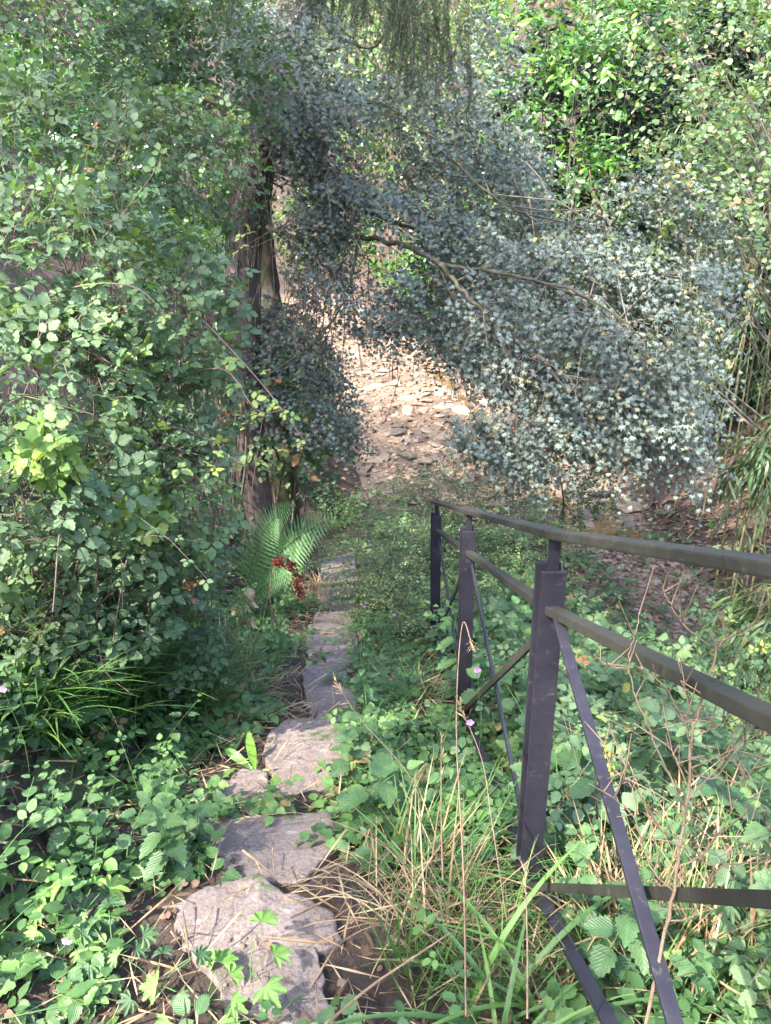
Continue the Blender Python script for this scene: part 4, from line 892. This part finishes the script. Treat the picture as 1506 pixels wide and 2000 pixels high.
# ---- dead leaves
def litter(n, x0, x1, y0, y1, tm, s, dens=None):
    p = scatter(n, x0, x1, y0, y1, dens); k = len(p); p[:, 2] += .012 + rng.random(k) * .02; return inst(tm, p, frames(rs(k) * [1, 1, .15], np.array([0, 0, 1.]) + rs(k, .3)), s * (.6 + .8 * rng.random(k)), rng.random(k))
V, F, A = join([litter(9000, -2.5, 3, .3, 8, 'lance', .06, lambda p: np.where(on_step(p), .03, 1.)), litter(3500, -2.5, 3, .3, 8, 'leaf', .026, lambda p: np.where(on_step(p), .06, 1.)), litter(14000, 2.4, 9, 4.5, 18, 'lance', .20, lambda p: np.where((p[:, 1] < 11) | off_creek(p), 1., .1)), litter(5000, 2.4, 7, 4.5, 11.5, 'leaf', .07), litter(9000, -6, 11, 12, 36, 'leaf', .10)])
tag(mesh('leaf_litter', V, F, 'litter', None, A), 'dead leaves and dry bamboo sheaths lying on the soil', 'leaf litter', kind='stuff')
p = scatter(16000, -2.0, 3.0, .3, 7, lambda p: np.where(on_step(p), .05, 1.) * off_creek(p)); k = len(p); p[:, 2] += .015 + rng.random(k) * .04
_l = inst('straw', p, frames(rs(k) * [1, 1, .25], np.array([0, 0, 1.]) + rs(k, .3)), .12 * (.4 + rng.random(k)), rng.random(k))
tag(mesh('dry_stalks', _l[0], _l[1], 'straw', None, _l[2]), 'dry straw and broken stalks strewn over the soil', 'straw', kind='stuff')
# ---- grass
def tuft_proto(name, label, cat, n, L0, L1, mt, tm, spread, br):
    v, f, a = blade_tuft(n, L0, L1, mt, tm, spread=spread, base_r=br); return tag(mesh(name, v, f, mt, None, a), label, cat)
GP = [tuft_proto('grass_tuft', 'green grass tuft', 'grass', 32, .18, .5, 'grass', tm, sp, .04) for tm, sp in (('blade', .5), ('blade_up', .35), ('blade_wide', .7), ('blade_far', .7))]
TP = [tuft_proto('grass_tuft', 'tall green grass tuft', 'grass', 46, .25, .55, 'grass', 'blade_wide', sp, .04) for sp in (.3, .45, .7)]
DP = [tuft_proto('dry_grass_tuft', 'dry grass tuft', 'grass', 20, .2, .5, 'straw', tm, sp, .05) for tm, sp in (('blade', .9), ('blade_far', .9), ('blade_up', .7))]
place(TP, pxpts([(20,1400),(120,1340),(330,1340),(400,1400),(300,1450),(60,1460)], 26, .06), .9, 1.35, at_('tall grass tuft'), 'grass tufts below the left brambles')
place(GP, pxpts([(360,1270),(520,1250),(540,1330),(480,1390),(380,1380)], 9, .09), .6, .9, lambda p: 'fine grass tuft leaning over the left side of the upper steps', 'grass tufts left of the upper steps')
place(GP, pxpts([(700,1290),(800,1270),(850,1380),(790,1420),(720,1360)], 8, .09), .5, .9, lambda p: 'green grass tuft right of the upper steps', 'grass tufts right of the upper steps')
place(GP, pxpts([(740,1520),(900,1450),(1000,1560),(1010,1780),(860,1800),(740,1700)], 12, .08), .45, .8, at_('green grass tuft'), 'grass tufts along the railing')
place(GP, pxpts([(780,1820),(1160,1800),(1230,1990),(800,1990)], 14, .06), .4, .75, at_('short grass tuft'), 'grass tufts at the bottom edge')
place(GP, pxpts([(640,960),(700,980),(690,1030),(640,1040)], 4, .15), 1.3, 1.8, lambda p: 'dark grass tuft at the edge of the creek bed', 'grass tufts at the creek edge')
place(DP, pxpts([(700,1640),(820,1620),(960,1740),(900,1830),(700,1790)], 8, .09), .5, .85, at_('dry straw tuft'), 'dry tufts beside the slabs')
place(DP, pxpts([(300,1300),(540,1240),(560,1400),(420,1440),(300,1400)], 18, .08), .5, .8, lambda p: 'dry grass tuft left of the steps', 'dry tufts left of the steps')
place(DP, pxpts([(560,1150),(640,1090),(640,1160),(580,1200)], 6, .10), .8, 1.2, lambda p: 'dry grass tuft by the fern', 'dry tufts by the fern')
place(DP, pxpts([(1060,1780),(1500,1640),(1500,1990),(1100,1990)], 16, .10), .7, 1.0, at_('dry grass tuft'), 'dry tufts beyond the lowest brace')
place(DP, pxpts([(0,1250),(90,1250),(100,1330),(0,1340)], 7, .08), .7, 1.0, lambda p: 'dry grass tuft at the left edge', 'dry tufts at the left edge')
place(GP, pxpts([(1080,1500),(1450,1450),(1480,1950),(1180,1900),(1070,1700)], 22, .12), .6, .9, at_('loose grass tuft'), 'grass tufts beyond the railing')
place(DP, pxpts([(1080,1560),(1450,1500),(1480,1950),(1180,1900)], 14, .12), .6, .9, at_('thin dry tuft'), 'dry tufts beyond the railing')
# broad bright blades bottom
n = 30; c = G(1010, 2040)[0]; v, f, a = blade_tuft(n, .25, .5, 'grass', 'wideblade', spread=.8, base_r=.05); o = mesh('broad_grass', v, f, 'grass', None, a); o.location = tuple(map(float, c)); tag(o, 'clump of broad bright grass blades at the bottom edge', 'grass')
# ---- tall dry stalks
def stalk(pts, r, label, mt='straw', name='dry_stalk', head=True):
    W_ = wp(pts); b_ = gz(W_[0]); root = empty(name, b_); tag(root, label, 'stalk', 'dry stalks')
    v, f, a, Q = path_tube(W_, np.linspace(r, r * .5, len(pts)), 5, 6); a[:, 0] = .6; local(mesh('stem', v, f, 'deadtwig', root, a, smooth=True), root)
    if head:
        k = 16; p = Q[-1] + (Q[-4] - Q[-1]) * rng.random(k)[:, None]; l = inst('lance', p, frames(rs(k, .3) + nrm(Q[-1] - Q[-3]), rs(k)), .022, rng.random(k)); local(mesh('seed_head', l[0], l[1], 'straw', root, l[2]), root)
stalk([(910,1985,1.5),(905,1700,1.6),(892,1450,1.7),(895,1300,1.75),(905,1215,1.75),(922,1260,1.72)], .0022, 'tallest dry straw stalk in front of the middle post')
stalk([(865,1720,1.7),(862,1600,1.75),(862,1440,1.8)], .0025, 'short dry stalk with a folded brown leaf left of the tallest one')
stalk([(640,1998,1.35),(720,1930,1.3),(800,1875,1.28),(880,1822,1.26)], .0028, 'dry stalk lying slanted across the bottom edge', head=False)
stalk([(990,1800,1.5),(960,1600,1.55),(940,1480,1.6),(890,1360,1.62)], .0014, 'thin dry grass stalk with drooping head beside the nearest post')
stalk([(760,1760,1.7),(820,1560,1.75),(700,1400,1.8),(655,1330,1.8)], .0013, 'thin dry stalk bowing left over the steps')
stalk([(860,1800,1.6),(760,1660,1.6),(600,1590,1.65),(470,1600,1.65)], .0013, 'thin dry stalk bowing over the broad step')
stalk([(840,1830,1.5),(700,1720,1.5),(560,1700,1.5),(440,1760,1.5)], .0012, 'thin dry stalk bowing over the pebbled slab')
stalk([(1030,1990,1.2),(1030,1850,1.25),(1026,1700,1.3)], .002, 'short dry stalk in front of the foot of the nearest post')
# ---- dead branching weed in front of the rails
D = 1.02
W0 = [[(1262,2010),(1290,1870),(1315,1740),(1330,1640),(1345,1540),(1352,1440),(1372,1360),(1398,1270),(1388,1238)],
 [(1398,1270),(1420,1245),(1455,1235),(1490,1190)],[(1388,1262),(1340,1225),(1310,1180),(1295,1150)],[(1335,1570),(1300,1500),(1262,1410),(1238,1350),(1228,1290),(1240,1240),(1248,1200)],
 [(1228,1305),(1190,1300),(1160,1278)],[(1240,1300),(1260,1310),(1300,1345),(1352,1440)],[(1350,1515),(1400,1520),(1450,1530),(1453,1505)],[(1350,1500),(1420,1470),(1470,1440),(1500,1400)],[(1345,1540),(1320,1480),(1300,1450)],
 [(1352,1440),(1375,1430),(1410,1415),(1470,1395)],[(1320,1700),(1380,1660),(1420,1600),(1440,1560)],[(1315,1740),(1270,1690),(1240,1600),(1200,1560),(1150,1530)],[(1240,1600),(1235,1540),(1185,1480),(1190,1410)],[(1200,1560),(1215,1530),(1225,1490)],
 [(1330,1640),(1290,1620),(1270,1580)],[(1300,1800),(1350,1790),(1400,1700),(1430,1690),(1506,1680)],[(1345,1560),(1400,1500),(1440,1450),(1500,1385)],[(1352,1460),(1340,1420),(1345,1395)],[(1360,1400),(1345,1370),(1330,1330)]]
b_ = gz(P(1262., 2010., D)); root = empty('dead_weed', b_); tag(root, 'dead leafless branching weed standing in front of the rails', 'dead plant'); parts = []
for k, w in enumerate(W0):
    q = [(x, y, D + .03 * math.sin(k * 1.7) * i / len(w)) for i, (x, y) in enumerate(w)]; r0 = .0028 if k == 0 else .0013
    W_ = wp(q); 
    if k == 0: W_ = np.concatenate([[b_], W_])
    v, f, a, Q = path_tube(W_, np.linspace(r0, r0 * .5, len(W_)), 6, 5, .003); parts.append((v, f, a))
    for _ in range(5):
        j = rng.integers(4, len(Q)); p = Q[j]; e = p + np.array([rng.normal() * .02, rng.normal() * .02, abs(rng.normal()) * .03]); parts.append(tubes(p, e, .0012, .0007, 4))
V, F, A = join(parts[:max(1, len(parts))]); local(mesh('stem', V, F, 'deadtwig', root, A, smooth=True), root)
# ---- honeysuckle shrubs with tiny two ranked leaves
def honey(label, blobs, n):
    st = []; lv = []; base = gz(P(*map(float, blobs[0][:3])))
    for (px, py, d, rx, ry, rz) in blobs:
        p, o, c = ell(px, py, d, rx, ry, rz, n, shell=.8); k = len(p); dirs = o * [1, .6, .6] + rs(k, .45) + [-.1, -.1, .25]
        l, t = sprays(p, dirs, .42, 18, 'box', .028, droop=.35, spread=1.4, nvar=.35, tvar=.3); lv.append(l); st.append(t)
        for q in range(6): e = p[rng.integers(k)]; st.append(path_tube([base + rs(1, .1)[0] * [1, 1, 0], (base + e) / 2 + [0, 0, .15], e], [.004, .003, .002], 4, 3)[:3])
    plant('honeysuckle_shrub', label, 'shrub', base, lv, 'box', st, 'cane', None, 'leaves', 'stems')
honey('small leaved arching shrub between the steps and the far posts', [(760,1170,6.0,90,80,.4),(860,960,7.0,90,50,.4),(700,1060,6.8,70,60,.4),(800,1080,6.2,90,80,.4),(820,1200,5.2,70,60,.3)], 150)
honey('small leaved shrub behind the far end of the handrail', [(900,1000,7.2,110,60,.5),(1000,1060,6.6,110,70,.5),(830,960,7.6,90,50,.4)], 150)
# ---- low bramble bushes of the right slope
for (b_, lab) in [((1010,1180,5.6,110,70,.4), 'low bramble bush behind the middle rail'), ((1130,1260,4.8,90,45,.3), 'bramble bush right of the nearest post near the creek'), ((1260,1330,4.4,120,70,.35), 'bramble bush under the middle rail on the right'), ((1420,1250,4.6,100,60,.35), 'bramble bush between the two rails near the right edge'),
                  ((1000,1340,4.0,90,80,.35), 'bramble bush seen through the cross brace'), ((1080,960,8.5,120,60,.5), 'low sunlit bush at the creek side beyond the handrail')]:
    shrub('bramble_bush', lab, [b_], 'herb', 'tri', .075, 2.2, 'low bramble bushes beyond the railing', k=4, L=.2, stemm='stem')
# ---- fern
def frond(base, tip, arch, width, n=34, up=(0, 0, 1)):
    base, tip = np.array(base), np.array(tip); mid = (base + tip) / 2 + np.array(up) * arch; v, f, a, Q = path_tube([base, mid, tip], [.003, .0022, .0008], 5, n // 2)
    t = nrm(np.gradient(Q, axis=0)); L_ = []
    for i in range(5, len(Q)):
        s = i / len(Q); w = width * min(1, (s - .05) * 4.5) * (1 - s) ** .75 + .006
        side = nrm(np.cross(t[i], [0, -.8, .6]))
        for sg in (-1, 1):
            k = 16; dv = nrm(side * sg + t[i] * .35 - np.array([0, 0, .12])); q = Q[i] + dv * (np.linspace(.04, .97, k) * w)[:, None]
            tl = np.linspace(1, .25, k) * w * .10 + .003; pd = np.cross(dv, nrm(np.cross(t[i], dv)))
            for s2 in (-1, 1): L_.append(inst('leaf', q, frames(pd * s2 + dv * .5 + np.zeros((k, 3)), np.array([0, -.8, .6]) + rs(k, .1)), tl, .5 + rng.normal(size=k) * .2))
            L_.append(inst('needle', Q[i][None], frames(dv[None], np.array([[0, 0, 1.]])), np.array([w]), np.array([.3])))
    return join(L_), (v, f, a)
fb = G(470, 1190)[0]; D0 = pix(fb)[2]; root = empty('fern', fb); tag(root, 'green fern with feathery fronds above the dock seed head', 'fern')
for tip, ar, w in [((654, 1006), .12, .36), ((575, 985), .22, .24), ((600, 1110), .06, .16)]:
    l, s_ = frond(fb + [0, 0, .02], P(tip[0], tip[1], D0 - .9), ar, w); fr_ = empty('frond', fb); fr_.parent = root; fr_.location = (0, 0, 0)
    o = local(mesh('pinnae', l[0], l[1], 'fern', None, l[2]), root); o.parent = fr_; o = local(mesh('stalk', s_[0], s_[1], 'green_stem', None, s_[2]), root); o.parent = fr_
# ---- hart's tongue
ht = G(500, 1510)[0]; root = empty('strap_fern', ht); tag(root, 'bright strap leaved fern beside the long tilted slab', 'fern'); lt = t_ovate(8, .11, 0, .35, .25, .6)
for (a_, b_, up, s_) in [(-.15, .25, 1.1, .17), (.9, -.1, .25, .20), (-.9, .5, .6, .17), (-.5, -.5, .35, .13), (.4, -.4, .15, .13), (-1, -.1, .2, .15)]:
    l = inst(lt, np.zeros((1, 3)), frames(np.array([[a_, b_, up]]), np.array([[-a_ * .4, -.5, .8]])), np.array([s_]), np.array([rng.random()])); mesh('leaf', l[0], l[1], 'tongue', root, l[2])
# ---- palmate seedlings
def seedling(px, py, n, s, label, mt='pale', tm='seedling', h=.10):
    b_ = G(px, py)[0]; root = empty('maple_seedling' if tm == 'seedling' else 'cranesbill_plant', b_); tag(root, label, 'plant'); pp = []; dd = []; st = []
    for i in range(n):
        th = i * 2.4 + rng.random(); r_ = .03 + .05 * rng.random() * math.sqrt(n / 4); e = np.array([math.cos(th) * r_, math.sin(th) * r_, h * (.6 + .6 * rng.random())]); pp.append(e); dd.append([math.cos(th), math.sin(th), -.15]); st.append(path_tube([[0, 0, 0], e * [.3, .3, .7], e], [.0016, .0013, .001], 4, 3)[:3])
    l = inst(tm, np.array(pp), frames(np.array(dd), np.array([0, -.25, 1.]) + rs(n, .15)), s * (.7 + .5 * rng.random(n)), rng.random(n)); mesh('leaves', l[0], l[1], mt, root, l[2]); V, F, A = join(st); mesh('stems', V, F, 'green_stem', root, A)
seedling(490, 1935, 4, .085, 'bright five lobed seedling leaf on the bottom slab'); seedling(400, 1990, 6, .085, 'bright lobed seedlings at the bottom edge left of the slab')
seedling(45, 1810, 5, .08, 'pale lobed seedling at the lower left edge'); seedling(160, 1830, 7, .085, 'large round lobed leaves in the lower left, pale green', 'pale', 'cranes')
seedling(230, 1900, 6, .075, 'lobed leaves left of the bottom slab', 'herb', 'cranes'); seedling(90, 1930, 7, .08, 'cranesbill leaves in the lower left corner', 'herb', 'cranes'); seedling(310, 1950, 6, .06, 'lobed leaves by the moss in front of the pebbled slab', 'herb', 'cranes')
seedling(30, 1400, 6, .09, 'sunlit yellow green leaves at the left edge', 'pale', 'cranes', .2); seedling(90, 1450, 7, .08, 'sunlit lobed leaves above the mossy stone', 'pale', 'cranes', .15)
seedling(1450, 1890, 5, .09, 'lobed leaves at the lower right corner', 'herb', 'cranes', .2); seedling(1300, 1950, 5, .08, 'lobed leaves under the dead weed', 'herb', 'cranes', .15)
# ---- cranesbill flowers
for (a_, b_, d_, lab) in [(918,1410,2.3,'pink purple flower below the cross brace'),(932,1308,2.6,'mauve flower right of the middle post'),(712,1184,5.0,'mauve flower left of the small leaved shrub'),(770,1200,4.9,'pale mauve flower in front of the small leaved shrub'),(131,1836,1.75,'mauve flower among the lower left leaves'),(6,1345,2.2,'mauve flower at the left edge')]:
    c = P(float(a_), float(b_), d_); b0 = gz(c); root = empty('cranesbill_flower', b0); tag(root, lab, 'flower', 'cranesbill flowers'); th = np.arange(5) * 1.2566; dd = np.stack([np.cos(th), -.3 + 0 * th, np.sin(th) * .9], 1)
    l = inst('round', c + dd * .001, frames(dd, np.tile([[0, -1., .4]], (5, 1))), .0125, rng.random(5)); local(mesh('petals', l[0], l[1], 'petal', root, l[2]), root); v, f, a, Q = path_tube([b0, (b0 + c) / 2 + [.02, 0, 0], c], [.0012, .001, .0008], 4, 3); local(mesh('stem', v, f, 'green_stem', root, a), root)
# ---- dock seed head
pts = wp([(535,1235,4.75),(528,1160,4.7),(540,1100,4.65),(572,1108,4.62),(588,1165,4.6)]); b_ = gz(pts[0]); root = empty('dock_plant', b_); tag(root, 'bowed dock stalk with a rust red seed head', 'dock'); v, f, a, Q = path_tube(pts, [.004, .004, .0035, .003, .002], 5, 8); local(mesh('stem', v, f, 'deadtwig', root, a), root)
k = 420; qi = rng.integers(16, len(Q), k); l = inst('round', Q[qi] + rs(k, .014), frames(rs(k), rs(k)), .016, rng.random(k)); local(mesh('seed_head', l[0], l[1], 'rust', root, l[2]), root)
# withered hanging leaves
k = 14; p = P(rng.uniform(468, 490, k), rng.uniform(1135, 1225, k), 4.0); l = inst('leaf_near', p, frames(rs(k, .4) + [0, 0, -1], rs(k) + [0, -1, 0]), .07, .8 + .2 * rng.random(k)); b_ = gz(p.mean(0)); root = empty('withered_shoot', b_); tag(root, 'withered pinkish brown leaves hanging beside the fern', 'dead plant'); local(mesh('leaves', l[0], l[1], 'straw', root, l[2]), root)
v, f, a, Q = path_tube([b_, P(490., 1210., 4.0), P(478., 1130., 4.0)], [.003, .0025, .002], 5, 4); local(mesh('stem', v, f, 'deadtwig', root, a), root)
drop_marks()
# several of one kind at one landmark: say which, counted from the left of the picture
ORD = 'leftmost second third fourth fifth sixth seventh eighth ninth tenth eleventh twelfth thirteenth fourteenth fifteenth sixteenth'.split()
by = {}
bpy.context.view_layer.update()
for o in bpy.data.objects:
    if o.get('category') in ('nettle', 'grass') and o.get('group'): by.setdefault(o['label'], []).append(o)
for lab, os_ in by.items():
    if 1 < len(os_) <= 16:
        os_.sort(key=lambda o: float(pix(np.array(o.location[:]))[0]))
        for k, o in enumerate(os_): o['label'] = lab + (', leftmost' if k == 0 else ', rightmost' if k == len(os_) - 1 else ', ' + ORD[k] + ' from left')
print('objects', len(bpy.data.objects), 'faces', sum(len(o.data.polygons) for o in bpy.data.objects if o.type == 'MESH'))
